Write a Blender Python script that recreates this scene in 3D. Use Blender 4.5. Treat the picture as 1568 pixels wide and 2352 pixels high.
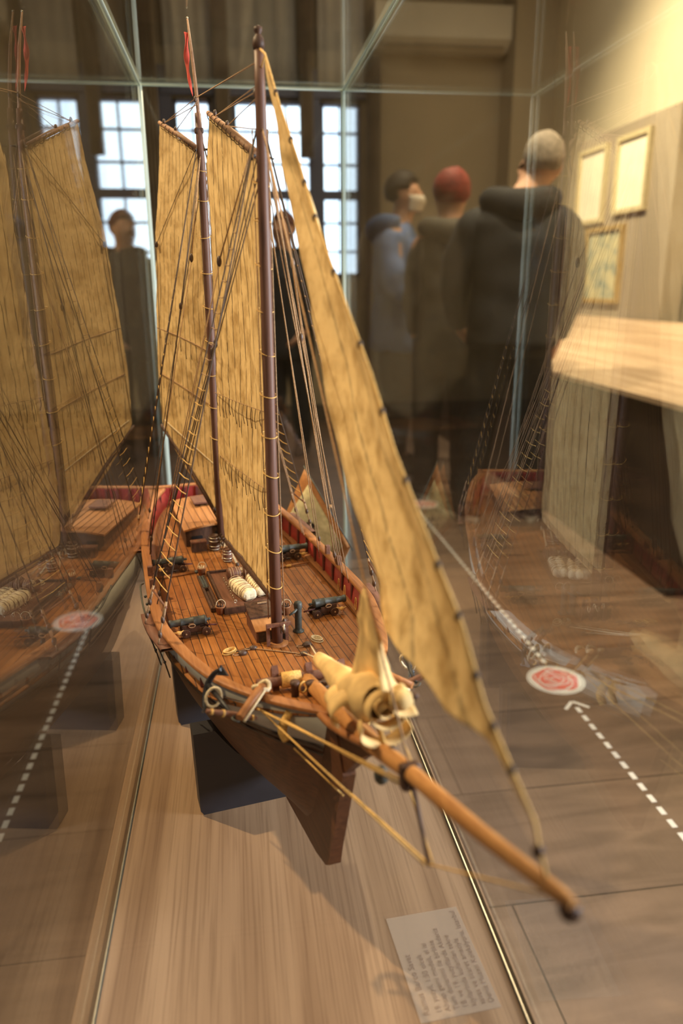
import bpy, bmesh, math, random
from mathutils import Vector, Matrix, noise
random.seed(7)
PI = math.pi
SC = bpy.context.scene
for o in list(bpy.data.objects): bpy.data.objects.remove(o)
COL = SC.collection
V = Vector

# ---------------------------------------------------------------- camera
cam_d = bpy.data.cameras.new('camera'); cam = bpy.data.objects.new('camera', cam_d); COL.objects.link(cam)
SC.camera = cam
def cam_matrix(yaw, pitch, roll, pos):
    cy, sy, cp, sp = math.cos(yaw), math.sin(yaw), math.cos(pitch), math.sin(pitch)
    f = V((sy*cp, cy*cp, sp)); r = V((cy, -sy, 0)); u = r.cross(f)
    c, s = math.cos(roll), math.sin(roll)
    r2 = r*c+u*s; u2 = u*c-r*s
    m = Matrix((( r2.x, u2.x, -f.x, pos[0]), (r2.y, u2.y, -f.y, pos[1]), (r2.z, u2.z, -f.z, pos[2]), (0, 0, 0, 1)))
    return m
cam.matrix_world = cam_matrix(.13772, -.29249, -.00656, (0, 0, 1.15))
cam_d.sensor_fit = 'HORIZONTAL'; cam_d.sensor_width = 24; cam_d.lens = 26.4525
cam_d.clip_start = .01; cam_d.clip_end = 60
cam_d.dof.use_dof = True; cam_d.dof.focus_distance = .98; cam_d.dof.aperture_fstop = 3.2
# ---------------------------------------------------------------- world, exposure
w = bpy.data.worlds.new('world'); SC.world = w; w.use_nodes = True
w.node_tree.nodes['Background'].inputs[0].default_value = (.62, .74, 1, 1)
w.node_tree.nodes['Background'].inputs[1].default_value = 1.0
SC.view_settings.view_transform = 'Standard'; SC.view_settings.look = 'None'
SC.view_settings.exposure = 0.0; SC.view_settings.gamma = 1; SC.view_settings.use_curve_mapping = False
# ---------------------------------------------------------------- lights (gallery spots and soft ceiling light)
def look(o, tgt):
    o.rotation_euler = (V(tgt)-o.location).to_track_quat('-Z', 'Y').to_euler()
def spot(loc, tgt, power, ang, size, col=(1, .78, .5), blend=.5):
    d = bpy.data.lights.new('spot_lamp', 'SPOT'); d.energy = power; d.spot_size = math.radians(ang); d.spot_blend = blend
    d.shadow_soft_size = size; d.color = col
    o = bpy.data.objects.new('spot_lamp', d); COL.objects.link(o); o.location = loc; look(o, tgt); return o
def area(loc, tgt, power, sx, sy, col):
    d = bpy.data.lights.new('area_lamp', 'AREA'); d.shape = 'RECTANGLE'; d.size = sx; d.size_y = sy; d.energy = power; d.color = col
    o = bpy.data.objects.new('area_lamp', d); COL.objects.link(o); o.location = loc; look(o, tgt); return o
WARM = (1, .73, .42)
spot((-1.7, 1.9, 3.4), (0.0, 1.05, .8), 620, 26, .03, WARM)       # left, over the case
spot((.8, 3.3, 3.4), (0.05, .85, .7), 420, 26, .03, WARM)         # behind the case
spot((-1.3, -1.1, 3.4), (0.0, 1.0, 1.05), 260, 20, .05, WARM)
spot((1.0, 4.3, 3.3), (2.5, 4.3, 1.4), 520, 100, .08, (1, .8, .5), 1) # washes the picture panel and wall
spot((1.2, 2.6, 3.3), (2.5, 2.9, 1.0), 380, 100, .08, (1, .8, .5), 1)
area((1.1, 2.4, 3.6), (1.1, 2.4, 0), 92, 2.4, 6, (1, .82, .58))
area((2.3, .2, 1.3), (0.1, .85, .85), 36, .8, 1.0, (.86, .91, 1)).data.spread = math.radians(75)  # daylight from a window to the viewer's right

# ---------------------------------------------------------------- materials
def nm(name):
    m = bpy.data.materials.new(name); m.use_nodes = True
    nt = m.node_tree; b = nt.nodes['Principled BSDF']; return m, nt, b
def N(nt, t, **k):
    n = nt.nodes.new(t)
    for a, v in k.items(): setattr(n, a, v)
    return n
def L(nt, a, b): nt.links.new(a, b)
def ramp(nt, fac, stops):
    r = N(nt, 'ShaderNodeValToRGB'); e = r.color_ramp.elements
    e[0].position, e[0].color = stops[0][0], (*stops[0][1], 1)
    e[1].position, e[1].color = stops[-1][0], (*stops[-1][1], 1)
    for p, c in stops[1:-1]:
        x = e.new(p); x.color = (*c, 1)
    L(nt, fac, r.inputs[0]); return r
def coords(nt, scale=(1, 1, 1), rot=(0, 0, 0), kind='Object'):
    t = N(nt, 'ShaderNodeTexCoord'); mp = N(nt, 'ShaderNodeMapping')
    mp.inputs['Scale'].default_value = scale; mp.inputs['Rotation'].default_value = rot
    L(nt, t.outputs[kind], mp.inputs[0]); return mp.outputs[0]
def bump(nt, b, h, s, d=.001):
    n = N(nt, 'ShaderNodeBump'); n.inputs['Strength'].default_value = s; n.inputs['Distance'].default_value = d
    L(nt, h, n.inputs['Height']); L(nt, n.outputs[0], b.inputs['Normal'])
def plain(name, col, rough=.5, metal=0, var=.12, sc=60, bs=.15, bd=.0005):
    m, nt, b = nm(name); b.inputs['Roughness'].default_value = rough; b.inputs['Metallic'].default_value = metal
    n = N(nt, 'ShaderNodeTexNoise'); n.inputs['Scale'].default_value = sc; n.inputs['Detail'].default_value = 4
    L(nt, coords(nt), n.inputs[0])
    r = ramp(nt, n.outputs[0], [(.3, tuple(c*(1-var) for c in col)), (.7, tuple(min(1, c*(1+var)) for c in col))])
    L(nt, r.outputs[0], b.inputs['Base Color'])
    if bs: bump(nt, b, n.outputs[0], bs, bd)
    return m
def wood(name, c1, c2, stretch=(300, 12, 300), rough=.45, bs=.2, bd=.0004, c0=None, rot=(0, 0, 0)):
    m, nt, b = nm(name); b.inputs['Roughness'].default_value = rough+.1; b.inputs['Specular IOR Level'].default_value = .3
    n = N(nt, 'ShaderNodeTexNoise'); n.inputs['Scale'].default_value = 1; n.inputs['Detail'].default_value = 6; n.inputs['Distortion'].default_value = .6
    L(nt, coords(nt, stretch, rot), n.inputs[0])
    st = [(.3, c1), (.7, c2)]
    if c0: st = [(.22, c0), (.4, c1), (.7, c2)]
    r = ramp(nt, n.outputs[0], st); L(nt, r.outputs[0], b.inputs['Base Color'])
    bump(nt, b, n.outputs[0], bs, bd); return m
M = {}
M['hull'] = wood('hull_wood', (.05, .014, .004), (.115, .038, .012), (120, 8, 260), .42)
M['rail'] = wood('rail_wood', (.22, .08, .024), (.38, .155, .05), (260, 14, 260), .4)
M['wale'] = wood('wale_wood', (.03, .018, .012), (.08, .045, .025), (200, 14, 200), .5)
M['dark'] = wood('dark_wood', (.035, .016, .01), (.1, .045, .025), (250, 250, 60), .45)
M['mast'] = wood('mast_wood', (.085, .036, .024), (.17, .08, .052), (260, 260, 14), .4)
M['spar'] = wood('spar_wood', (.22, .11, .06), (.38, .21, .12), (200, 30, 200), .5)
M['bowsprit'] = wood('bowsprit_wood', (.38, .16, .045), (.55, .26, .08), (200, 14, 200), .45)
M['brownbox'] = wood('box_wood', (.10, .04, .024), (.2, .088, .055), (250, 20, 250), .4)
M['tanbox'] = wood('cabin_wood', (.32, .14, .05), (.48, .22, .08), (220, 14, 220), .45)
M['white'] = plain('white_paint', (.5, .465, .39), .7, 0, .1, 40, .05)
M['red'] = plain('red_paint', (.27, .018, .014), .5, 0, .2, 70, .05)
M['darkred'] = plain('dark_red_paint', (.09, .015, .012), .5, 0, .2, 70, .05)
M['black'] = plain('black_paint', (.012, .011, .013), .45, 0, .2, 40, .05)
M['stand'] = plain('stand_black', (.014, .012, .015), .5, 0, .2, 30, .05)
M['iron'] = plain('aged_iron', (.05, .052, .043), .55, .2, .35, 220, .5)
M['steel'] = plain('bright_metal', (.62, .56, .44), .35, .8, .1)
M['rope'] = plain('rope_tan', (.34, .2, .10), .8, 0, .35, 500, .6)
M['ropegold'] = plain('rope_golden', (.62, .36, .1), .75, 0, .3, 500, .6)
M['ropedark'] = plain('rope_dark', (.07, .04, .024), .8, 0, .35, 500, .6)
M['ropepale'] = plain('rope_pale', (.62, .5, .32), .8, 0, .25, 500, .6)
M['block'] = plain('block_wood', (.07, .035, .02), .5, 0, .3, 300, .2)
M['bale'] = plain('bale_cloth', (.82, .68, .44), .9, 0, .15, 300, .8, .001)
M['terra'] = plain('bucket_wood', (.3, .12, .045), .6, 0, .2, 200, .2)
M['redcloth'] = plain('pennant_cloth', (.55, .06, .035), .8, 0, .25, 60, .3)

def deck_material():
    m, nt, b = nm('deck_planks'); b.inputs['Roughness'].default_value = .52; b.inputs['Specular IOR Level'].default_value = .3
    t = N(nt, 'ShaderNodeTexCoord'); s = N(nt, 'ShaderNodeSeparateXYZ'); L(nt, t.outputs['Object'], s.inputs[0])
    c = N(nt, 'ShaderNodeCombineXYZ'); L(nt, s.outputs[1], c.inputs[0]); L(nt, s.outputs[0], c.inputs[1])
    br = N(nt, 'ShaderNodeTexBrick'); br.offset = .37; br.inputs['Scale'].default_value = 1
    br.inputs['Brick Width'].default_value = .085; br.inputs['Row Height'].default_value = .0098
    br.inputs['Mortar Size'].default_value = .00055; br.inputs['Mortar Smooth'].default_value = .2; br.inputs['Bias'].default_value = 0
    br.inputs['Color1'].default_value = (.29, .10, .02, 1); br.inputs['Color2'].default_value = (.41, .16, .036, 1)
    br.inputs['Mortar'].default_value = (.03, .012, .006, 1); L(nt, c.outputs[0], br.inputs[0])
    n = N(nt, 'ShaderNodeTexNoise'); n.inputs['Scale'].default_value = 1; n.inputs['Detail'].default_value = 6
    L(nt, coords(nt, (300, 12, 300)), n.inputs[0])
    r = ramp(nt, n.outputs[0], [(.3, (.62, .55, .5)), (.65, (1.0, 1.0, 1.0))])
    n2 = N(nt, 'ShaderNodeTexNoise'); n2.inputs['Scale'].default_value = 28; n2.inputs['Detail'].default_value = 3
    L(nt, coords(nt), n2.inputs[0]); r2 = ramp(nt, n2.outputs[0], [(.35, (.8, .76, .72)), (.6, (1, 1, 1))])
    for rr in (r, r2):
        mx = N(nt, 'ShaderNodeMix', data_type='RGBA', blend_type='MULTIPLY'); mx.inputs[0].default_value = 1
        L(nt, (br.outputs[0] if rr is r else last), mx.inputs[6]); L(nt, rr.outputs[0], mx.inputs[7]); last = mx.outputs[2]
    L(nt, last, b.inputs['Base Color']); bump(nt, b, n.outputs[0], .15, .0003); return m
M['deck'] = deck_material()

def sail_material(name, nseam, lnk=.85, base=((.58, .38, .15), (.84, .63, .32))):
    m, nt, b = nm(name); b.inputs['Roughness'].default_value = .75
    uv = N(nt, 'ShaderNodeUVMap'); s = N(nt, 'ShaderNodeSeparateXYZ'); L(nt, uv.outputs[0], s.inputs[0])
    obj = coords(nt)
    wob = N(nt, 'ShaderNodeTexNoise'); wob.inputs['Scale'].default_value = 30; L(nt, obj, wob.inputs[0])
    w1 = N(nt, 'ShaderNodeMath', operation='MULTIPLY_ADD'); L(nt, wob.outputs[0], w1.inputs[0]); w1.inputs[1].default_value = .018; L(nt, s.outputs[0], w1.inputs[2])
    mu = N(nt, 'ShaderNodeMath', operation='MULTIPLY'); L(nt, w1.outputs[0], mu.inputs[0]); mu.inputs[1].default_value = nseam
    fr = N(nt, 'ShaderNodeMath', operation='FRACT'); L(nt, mu.outputs[0], fr.inputs[0])
    pp = N(nt, 'ShaderNodeMath', operation='LESS_THAN'); L(nt, fr.outputs[0], pp.inputs[0]); pp.inputs[1].default_value = .095
    dn = N(nt, 'ShaderNodeTexNoise'); dn.inputs['Scale'].default_value = 1; dn.inputs['Detail'].default_value = 5
    L(nt, coords(nt, (260, 260, 55)), dn.inputs[0])
    dg = N(nt, 'ShaderNodeMath', operation='GREATER_THAN'); L(nt, dn.outputs[0], dg.inputs[0]); dg.inputs[1].default_value = .43
    ln = N(nt, 'ShaderNodeMath', operation='MULTIPLY'); L(nt, pp.outputs[0], ln.inputs[0]); L(nt, dg.outputs[0], ln.inputs[1])
    ln2 = N(nt, 'ShaderNodeMath', operation='MULTIPLY'); L(nt, ln.outputs[0], ln2.inputs[0]); ln2.inputs[1].default_value = lnk
    n = N(nt, 'ShaderNodeTexNoise'); n.inputs['Scale'].default_value = 34; n.inputs['Detail'].default_value = 7; n.inputs['Roughness'].default_value = .62; L(nt, obj, n.inputs[0])
    r = ramp(nt, n.outputs[0], [(.34, base[0]), (.58, base[1])])
    fib = N(nt, 'ShaderNodeTexNoise'); fib.inputs['Scale'].default_value = 1; fib.inputs['Detail'].default_value = 3; L(nt, coords(nt, (260, 260, 110)), fib.inputs[0])
    rf = ramp(nt, fib.outputs[0], [(.3, (.84, .8, .75)), (.55, (1, 1, 1))])
    m1 = N(nt, 'ShaderNodeMix', data_type='RGBA', blend_type='MULTIPLY'); m1.inputs[0].default_value = .38
    L(nt, r.outputs[0], m1.inputs[6]); L(nt, rf.outputs[0], m1.inputs[7])
    mx = N(nt, 'ShaderNodeMix', data_type='RGBA'); L(nt, ln2.outputs[0], mx.inputs[0]); L(nt, m1.outputs[2], mx.inputs[6]); mx.inputs[7].default_value = (.09, .04, .012, 1)
    L(nt, mx.outputs[2], b.inputs['Base Color'])
    bn = N(nt, 'ShaderNodeTexNoise'); bn.inputs['Scale'].default_value = 85; bn.inputs['Detail'].default_value = 4; L(nt, coords(nt, (1, 1, .5)), bn.inputs[0])
    bump(nt, b, bn.outputs[0], .55, .003)
    tr = N(nt, 'ShaderNodeBsdfTranslucent'); L(nt, mx.outputs[2], tr.inputs[0])
    ms = N(nt, 'ShaderNodeMixShader'); ms.inputs[0].default_value = .3; L(nt, b.outputs[0], ms.inputs[1]); L(nt, tr.outputs[0], ms.inputs[2])
    L(nt, ms.outputs[0], nt.nodes['Material Output'].inputs[0]); return m
M['foresail'] = sail_material('sail_cloth', 10); M['mainsail'] = sail_material('main_sail_cloth', 12); M['jib'] = sail_material('jib_cloth', 3, .35)
M['furl'] = plain('furled_cloth', (.66, .43, .17), .8, 0, .3, 45, .5, .002)

def glass_material():
    m = bpy.data.materials.new('clear_glass'); m.use_nodes = True; nt = m.node_tree
    nt.nodes.remove(nt.nodes['Principled BSDF'])
    lw = N(nt, 'ShaderNodeLayerWeight'); lw.inputs[0].default_value = .5
    p = N(nt, 'ShaderNodeMath', operation='POWER'); L(nt, lw.outputs[1], p.inputs[0]); p.inputs[1].default_value = 5
    a = N(nt, 'ShaderNodeMath', operation='MULTIPLY_ADD'); L(nt, p.outputs[0], a.inputs[0]); a.inputs[1].default_value = .955; a.inputs[2].default_value = .045
    t = N(nt, 'ShaderNodeBsdfTransparent'); t.inputs[0].default_value = (.975, .985, .98, 1)
    g = N(nt, 'ShaderNodeBsdfGlossy'); g.inputs['Roughness'].default_value = 0.0
    mx = N(nt, 'ShaderNodeMixShader'); L(nt, a.outputs[0], mx.inputs[0]); L(nt, t.outputs[0], mx.inputs[1]); L(nt, g.outputs[0], mx.inputs[2])
    L(nt, mx.outputs[0], nt.nodes['Material Output'].inputs[0]); return m
M['glass'] = glass_material()
m, nt, b = nm('glass_edge'); b.inputs['Base Color'].default_value = (.68, .78, .72, 1); b.inputs['Roughness'].default_value = .3
tr = N(nt, 'ShaderNodeBsdfTransparent'); tr.inputs[0].default_value = (.8, .95, .9, 1); ms = N(nt, 'ShaderNodeMixShader'); ms.inputs[0].default_value = .7
L(nt, tr.outputs[0], ms.inputs[1]); L(nt, b.outputs[0], ms.inputs[2]); L(nt, ms.outputs[0], nt.nodes['Material Output'].inputs[0]); M['gedge'] = m

def laminate(name, c0, c1, c2, along='y', rough=.48):
    m, nt, b = nm(name); b.inputs['Roughness'].default_value = rough; b.inputs['Specular IOR Level'].default_value = .3
    sc = (22, .7, 22) if along == 'y' else (.7, 22, 22)
    n = N(nt, 'ShaderNodeTexNoise'); n.inputs['Scale'].default_value = 1; n.inputs['Detail'].default_value = 5; n.inputs['Distortion'].default_value = .5
    L(nt, coords(nt, sc), n.inputs[0])
    sc2 = (300, 5, 300) if along == 'y' else (5, 300, 300)
    n2 = N(nt, 'ShaderNodeTexNoise'); n2.inputs['Scale'].default_value = 1; n2.inputs['Detail'].default_value = 5; n2.inputs['Distortion'].default_value = .3
    L(nt, coords(nt, sc2), n2.inputs[0])
    r = ramp(nt, n.outputs[0], [(.3, c0), (.5, c1), (.72, c2)])
    r2 = ramp(nt, n2.outputs[0], [(.36, (.55, .5, .47)), (.52, (1, 1, 1))])
    mx = N(nt, 'ShaderNodeMix', data_type='RGBA', blend_type='MULTIPLY'); mx.inputs[0].default_value = .5
    L(nt, r.outputs[0], mx.inputs[6]); L(nt, r2.outputs[0], mx.inputs[7]); L(nt, mx.outputs[2], b.inputs['Base Color'])
    bump(nt, b, n2.outputs[0], .12, .0004); return m
M['lam'] = laminate('walnut_laminate', (.175, .10, .056), (.26, .162, .096), (.33, .215, .132))
M['lam2'] = laminate('oak_top', (.32, .21, .13), (.44, .31, .2), (.56, .42, .29), 'y', .5)
def floor_material():
    m, nt, b = nm('floor_boards'); b.inputs['Roughness'].default_value = .42
    t = N(nt, 'ShaderNodeTexCoord'); mp = N(nt, 'ShaderNodeMapping'); mp.inputs['Location'].default_value = (.3, -.1215, 0); L(nt, t.outputs['Object'], mp.inputs[0])
    br = N(nt, 'ShaderNodeTexBrick'); br.offset = .42; br.inputs['Scale'].default_value = 1
    br.inputs['Brick Width'].default_value = 1.35; br.inputs['Row Height'].default_value = .3325
    br.inputs['Mortar Size'].default_value = .0022; br.inputs['Bias'].default_value = 0
    br.inputs['Color1'].default_value = (.17, .115, .085, 1); br.inputs['Color2'].default_value = (.215, .145, .105, 1); br.inputs['Mortar'].default_value = (.03, .02, .015, 1)
    L(nt, mp.outputs[0], br.inputs[0])
    n = N(nt, 'ShaderNodeTexNoise'); n.inputs['Scale'].default_value = 1; n.inputs['Detail'].default_value = 7; n.inputs['Distortion'].default_value = .7; L(nt, coords(nt, (3.5, 16, 1)), n.inputs[0])
    r = ramp(nt, n.outputs[0], [(.3, (.6, .58, .56)), (.65, (1.1, 1.08, 1.05))])
    mx = N(nt, 'ShaderNodeMix', data_type='RGBA', blend_type='MULTIPLY'); mx.inputs[0].default_value = 1
    L(nt, br.outputs[0], mx.inputs[6]); L(nt, r.outputs[0], mx.inputs[7]); L(nt, mx.outputs[2], b.inputs['Base Color'])
    bump(nt, b, n.outputs[0], .08, .001); return m
M['floor'] = floor_material()
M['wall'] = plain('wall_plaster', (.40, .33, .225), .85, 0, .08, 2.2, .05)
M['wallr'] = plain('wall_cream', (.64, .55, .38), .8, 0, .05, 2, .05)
M['walll'] = plain('wall_plaster_dimmed', (.2, .165, .11), .85, 0, .08, 2.2, .05)  # wall plaster colour darkened to stand for dim light and weaken its glass reflection
M['panel'] = plain('panel_taupe', (.29, .235, .165), .7, 0, .05, 2, .05)
M['ceil'] = plain('ceiling_paint', (.45, .40, .32), .9, 0, .05, 2, .03)
M['frameblue'] = plain('window_frame_paint', (.06, .07, .13), .5, 0, .15, 5, .05)
M['drape'] = plain('drape_cloth', (.27, .215, .155), .9, 0, .2, 6, .2)
M['blind'] = plain('blind_grey', (.46, .45, .43), .8, 0, .1, 5, .05)
M['desk'] = plain('desk_side', (.045, .03, .025), .5, 0, .2, 6, .05)
M['skirt'] = plain('skirting_paint', (.12, .095, .07), .6, 0, .1, 6, .05)
M['goldframe'] = plain('gilt_frame', (.4, .26, .08), .4, .3, .2, 30, .2)
M['paleframe'] = plain('pale_frame', (.55, .46, .26), .5, .1, .1, 30, .1)
M['paper'] = plain('paper', (.82, .76, .62), .8, 0, .04, 9, 0)
M['acwhite'] = plain('air_conditioner_plastic', (.6, .55, .45), .5, 0, .04, 3, 0)
M['stwhite'] = plain('sticker_white', (.88, .88, .88), .5, 0, .03, 30, 0)
M['stgrey'] = plain('sticker_grey', (.28, .3, .33), .5, 0, .03, 30, 0)
M['stpink'] = plain('sticker_pink', (.8, .2, .17), .5, 0, .06, 30, 0)
def pane_material():
    m = bpy.data.materials.new('daylit_pane'); m.use_nodes = True; nt = m.node_tree; nt.nodes.remove(nt.nodes['Principled BSDF'])
    n = N(nt, 'ShaderNodeTexNoise'); n.inputs['Scale'].default_value = 1; L(nt, coords(nt, (22, 1, .8)), n.inputs[0])
    r = ramp(nt, n.outputs[0], [(.3, (.60, .75, .95)), (.7, (.74, .88, 1.0))])
    e = N(nt, 'ShaderNodeEmission'); e.inputs[1].default_value = 3.6; L(nt, r.outputs[0], e.inputs[0]); L(nt, e.outputs[0], nt.nodes['Material Output'].inputs[0]); return m
M['pane'] = pane_material()

# ---------------------------------------------------------------- mesh helpers
class MB:
    def __init__(s): s.b = bmesh.new(); s.uv = None
    def box(s, c, d, m=None, bev=0):
        r = bmesh.ops.create_cube(s.b, size=1); vs = r['verts']
        bmesh.ops.scale(s.b, vec=d, verts=vs)
        if bev:
            es = list({e for v in vs for e in v.link_edges})
            rr = bmesh.ops.bevel(s.b, geom=es, offset=bev, segments=2, affect='EDGES', profile=.5)
            vs = list({v for f in rr['faces'] for v in f.verts} | {v for v in vs if v.is_valid})
        T = (m or Matrix.Identity(4)) if m is None else m
        bmesh.ops.transform(s.b, matrix=Matrix.Translation(c) @ T, verts=vs); return s
    def tube(s, pts, r, n=8, cap=True, smooth_path=0):
        pts = [V(p) for p in pts]
        if smooth_path and len(pts) > 2:
            q = []
            P = [pts[0]]+pts+[pts[-1]]
            rr = r if isinstance(r, (list, tuple)) else None; R = []
            for i in range(1, len(P)-2):
                for k in range(smooth_path):
                    t = k/smooth_path; a, b_, c, d = P[i-1], P[i], P[i+1], P[i+2]
                    q.append(.5*((2*b_)+(c-a)*t+(2*a-5*b_+4*c-d)*t*t+(3*b_-a-3*c+d)*t**3))
                    if rr: R.append(rr[i-1]*(1-t)+rr[min(i, len(rr)-1)]*t)
            q.append(pts[-1])
            if rr: R.append(rr[-1]); r = R
            pts = q
        k = len(pts); rs = r if isinstance(r, (list, tuple)) else [r]*k
        t0 = (pts[1]-pts[0]).normalized(); u = t0.orthogonal().normalized()
        rings = []
        for i, p in enumerate(pts):
            t = (pts[min(i+1, k-1)]-pts[max(i-1, 0)]).normalized()
            u = (u-t*u.dot(t)).normalized(); v = t.cross(u)
            rings.append([s.b.verts.new(p+(u*math.cos(2*PI*j/n)+v*math.sin(2*PI*j/n))*rs[i]) for j in range(n)])
        for a, b_ in zip(rings, rings[1:]):
            for j in range(n):
                f = s.b.faces.new((a[j], a[(j+1) % n], b_[(j+1) % n], b_[j])); f.smooth = True
        if cap:
            s.b.faces.new(rings[0][::-1]); s.b.faces.new(rings[-1])
        return s
    def loop(s, pts, r, n=6):
        pts = [V(p) for p in pts]; return s.tube(pts+[pts[0]], r, n, False)
    def lathe(s, prof, m=None, n=20):
        m = m or Matrix.Identity(4); rings = []
        for (r, z) in prof:
            rings.append([s.b.verts.new(m @ V((r*math.cos(2*PI*j/n), r*math.sin(2*PI*j/n), z))) for j in range(n)])
        for a, b_ in zip(rings, rings[1:]):
            for j in range(n):
                f = s.b.faces.new((a[j], a[(j+1) % n], b_[(j+1) % n], b_[j])); f.smooth = True
        if prof[0][0] > 1e-5: s.b.faces.new(rings[0][::-1])
        if prof[-1][0] > 1e-5: s.b.faces.new(rings[-1])
        return s
    def ball(s, c, r, sc=(1, 1, 1), n=12, m=None):
        rr = bmesh.ops.create_uvsphere(s.b, u_segments=n, v_segments=max(6, n//2), radius=r)
        vs = rr['verts']; bmesh.ops.scale(s.b, vec=sc, verts=vs)
        bmesh.ops.transform(s.b, matrix=Matrix.Translation(c) @ (m or Matrix.Identity(4)), verts=vs)
        for v in vs:
            for f in v.link_faces: f.smooth = True
        return s
    def prism(s, poly, axis, a, b_):
        # poly of 2D points, extruded along axis from a to b_
        def P(u, v, w_):
            return {'x': (w_, u, v), 'y': (u, w_, v), 'z': (u, v, w_)}[axis]
        A = [s.b.verts.new(P(u, v, a)) for u, v in poly]; B = [s.b.verts.new(P(u, v, b_)) for u, v in poly]
        s.b.faces.new(A); s.b.faces.new(B[::-1]); k = len(poly)
        for i in range(k): s.b.faces.new((A[i], B[i], B[(i+1) % k], A[(i+1) % k]))
        return s
    def grid(s, rows, smooth=True, uv=True, closed=False):
        G = [[s.b.verts.new(p) for p in r] for r in rows]
        lay = s.b.loops.layers.uv.verify()
        nr, nc = len(G), len(G[0])
        for i in range(nr-1):
            for j in range(nc-1 if not closed else nc):
                j2 = (j+1) % nc
                f = s.b.faces.new((G[i][j], G[i][j2], G[i+1][j2], G[i+1][j])); f.smooth = smooth
                for lp, (a, c) in zip(f.loops, ((i, j), (i, j+1), (i+1, j+1), (i+1, j))): lp[lay].uv = (c/(nc-1), a/(nr-1))
        return s
    def build(s, name, mat, parent=None, loc=None, sub=0, solid=0, fix=True, off=0):
        if fix: bmesh.ops.recalc_face_normals(s.b, faces=s.b.faces)
        me = bpy.data.meshes.new(name); s.b.to_mesh(me); s.b.free()
        me.materials.append(M[mat] if isinstance(mat, str) else mat)
        o = bpy.data.objects.new(name, me); COL.objects.link(o)
        if parent: o.parent = parent
        if loc: o.location = loc
        if solid:
            d = o.modifiers.new('thick', 'SOLIDIFY'); d.thickness = solid; d.offset = off
        if sub:
            d = o.modifiers.new('sub', 'SUBSURF'); d.levels = sub; d.render_levels = sub
        return o
def tag(o, label=None, cat=None, group=None, kind=None):
    if label: o['label'] = label
    if cat: o['category'] = cat
    if group: o['group'] = group
    if kind: o['kind'] = kind
    return o
def thing(name, label, cat, loc=(0, 0, 0), rz=0, group=None, parent=None):
    o = bpy.data.objects.new(name, None); COL.objects.link(o); o.location = loc; o.rotation_euler = (0, 0, rz)
    o.empty_display_size = .02
    return tag(o, label, cat, group)
def copy_tree(o, parent=None):
    c = o.copy(); COL.objects.link(c)
    if parent: c.parent = parent
    for ch in list(o.children): copy_tree(ch, c)
    return c
def RX(a): return Matrix.Rotation(a, 4, 'X')
def RY(a): return Matrix.Rotation(a, 4, 'Y')
def RZ(a): return Matrix.Rotation(a, 4, 'Z')
def T(x, y, z): return Matrix.Translation((x, y, z))
def interp(tab, x):
    if x <= tab[0][0]: return tab[0][1]
    for (a, fa), (b_, fb) in zip(tab, tab[1:]):
        if x <= b_: return fa+(fb-fa)*(x-a)/(b_-a)
    return tab[-1][1]
def sinterp(tab, x):   # smooth interpolation (Catmull-Rom through a table)
    n = len(tab)
    if x <= tab[0][0]: return tab[0][1]
    if x >= tab[-1][0]: return tab[-1][1]
    for i in range(n-1):
        if x <= tab[i+1][0]:
            x0, y0 = tab[i]; x1, y1 = tab[i+1]; h = x1-x0
            m0 = ((y1-tab[i-1][1])/(x1-tab[i-1][0])) if i > 0 else (y1-y0)/h
            m1 = ((tab[i+2][1]-y0)/(tab[i+2][0]-x0)) if i < n-2 else (y1-y0)/h
            t = (x-x0)/h
            return (2*t**3-3*t*t+1)*y0+(t**3-2*t*t+t)*h*m0+(-2*t**3+3*t*t)*y1+(t**3-t*t)*h*m1

# ================================================================ THE ROOM
def wallbox(name, c, d, mat):
    o = MB().box(c, d).build(name, mat); o['kind'] = 'structure'; return o
XL, XR, YN, YF, ZC = -3.2, 2.6, -2.6, 6.65, 3.7
wallbox('floor', ((XL+XR)/2, (YN+YF)/2, -.05), (XR-XL+.4, YF-YN+.4, .1), 'floor')
wallbox('ceiling', ((XL+XR)/2, (YN+YF)/2, ZC+.05), (XR-XL+.4, YF-YN+.4, .1), 'ceil')
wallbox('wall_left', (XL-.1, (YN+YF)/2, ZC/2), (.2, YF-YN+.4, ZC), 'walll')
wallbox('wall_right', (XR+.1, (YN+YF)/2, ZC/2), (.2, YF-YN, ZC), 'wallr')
wallbox('wall_near', ((XL+XR)/2, YN-.1, ZC/2), (XR-XL, .2, ZC), 'walll')
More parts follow.
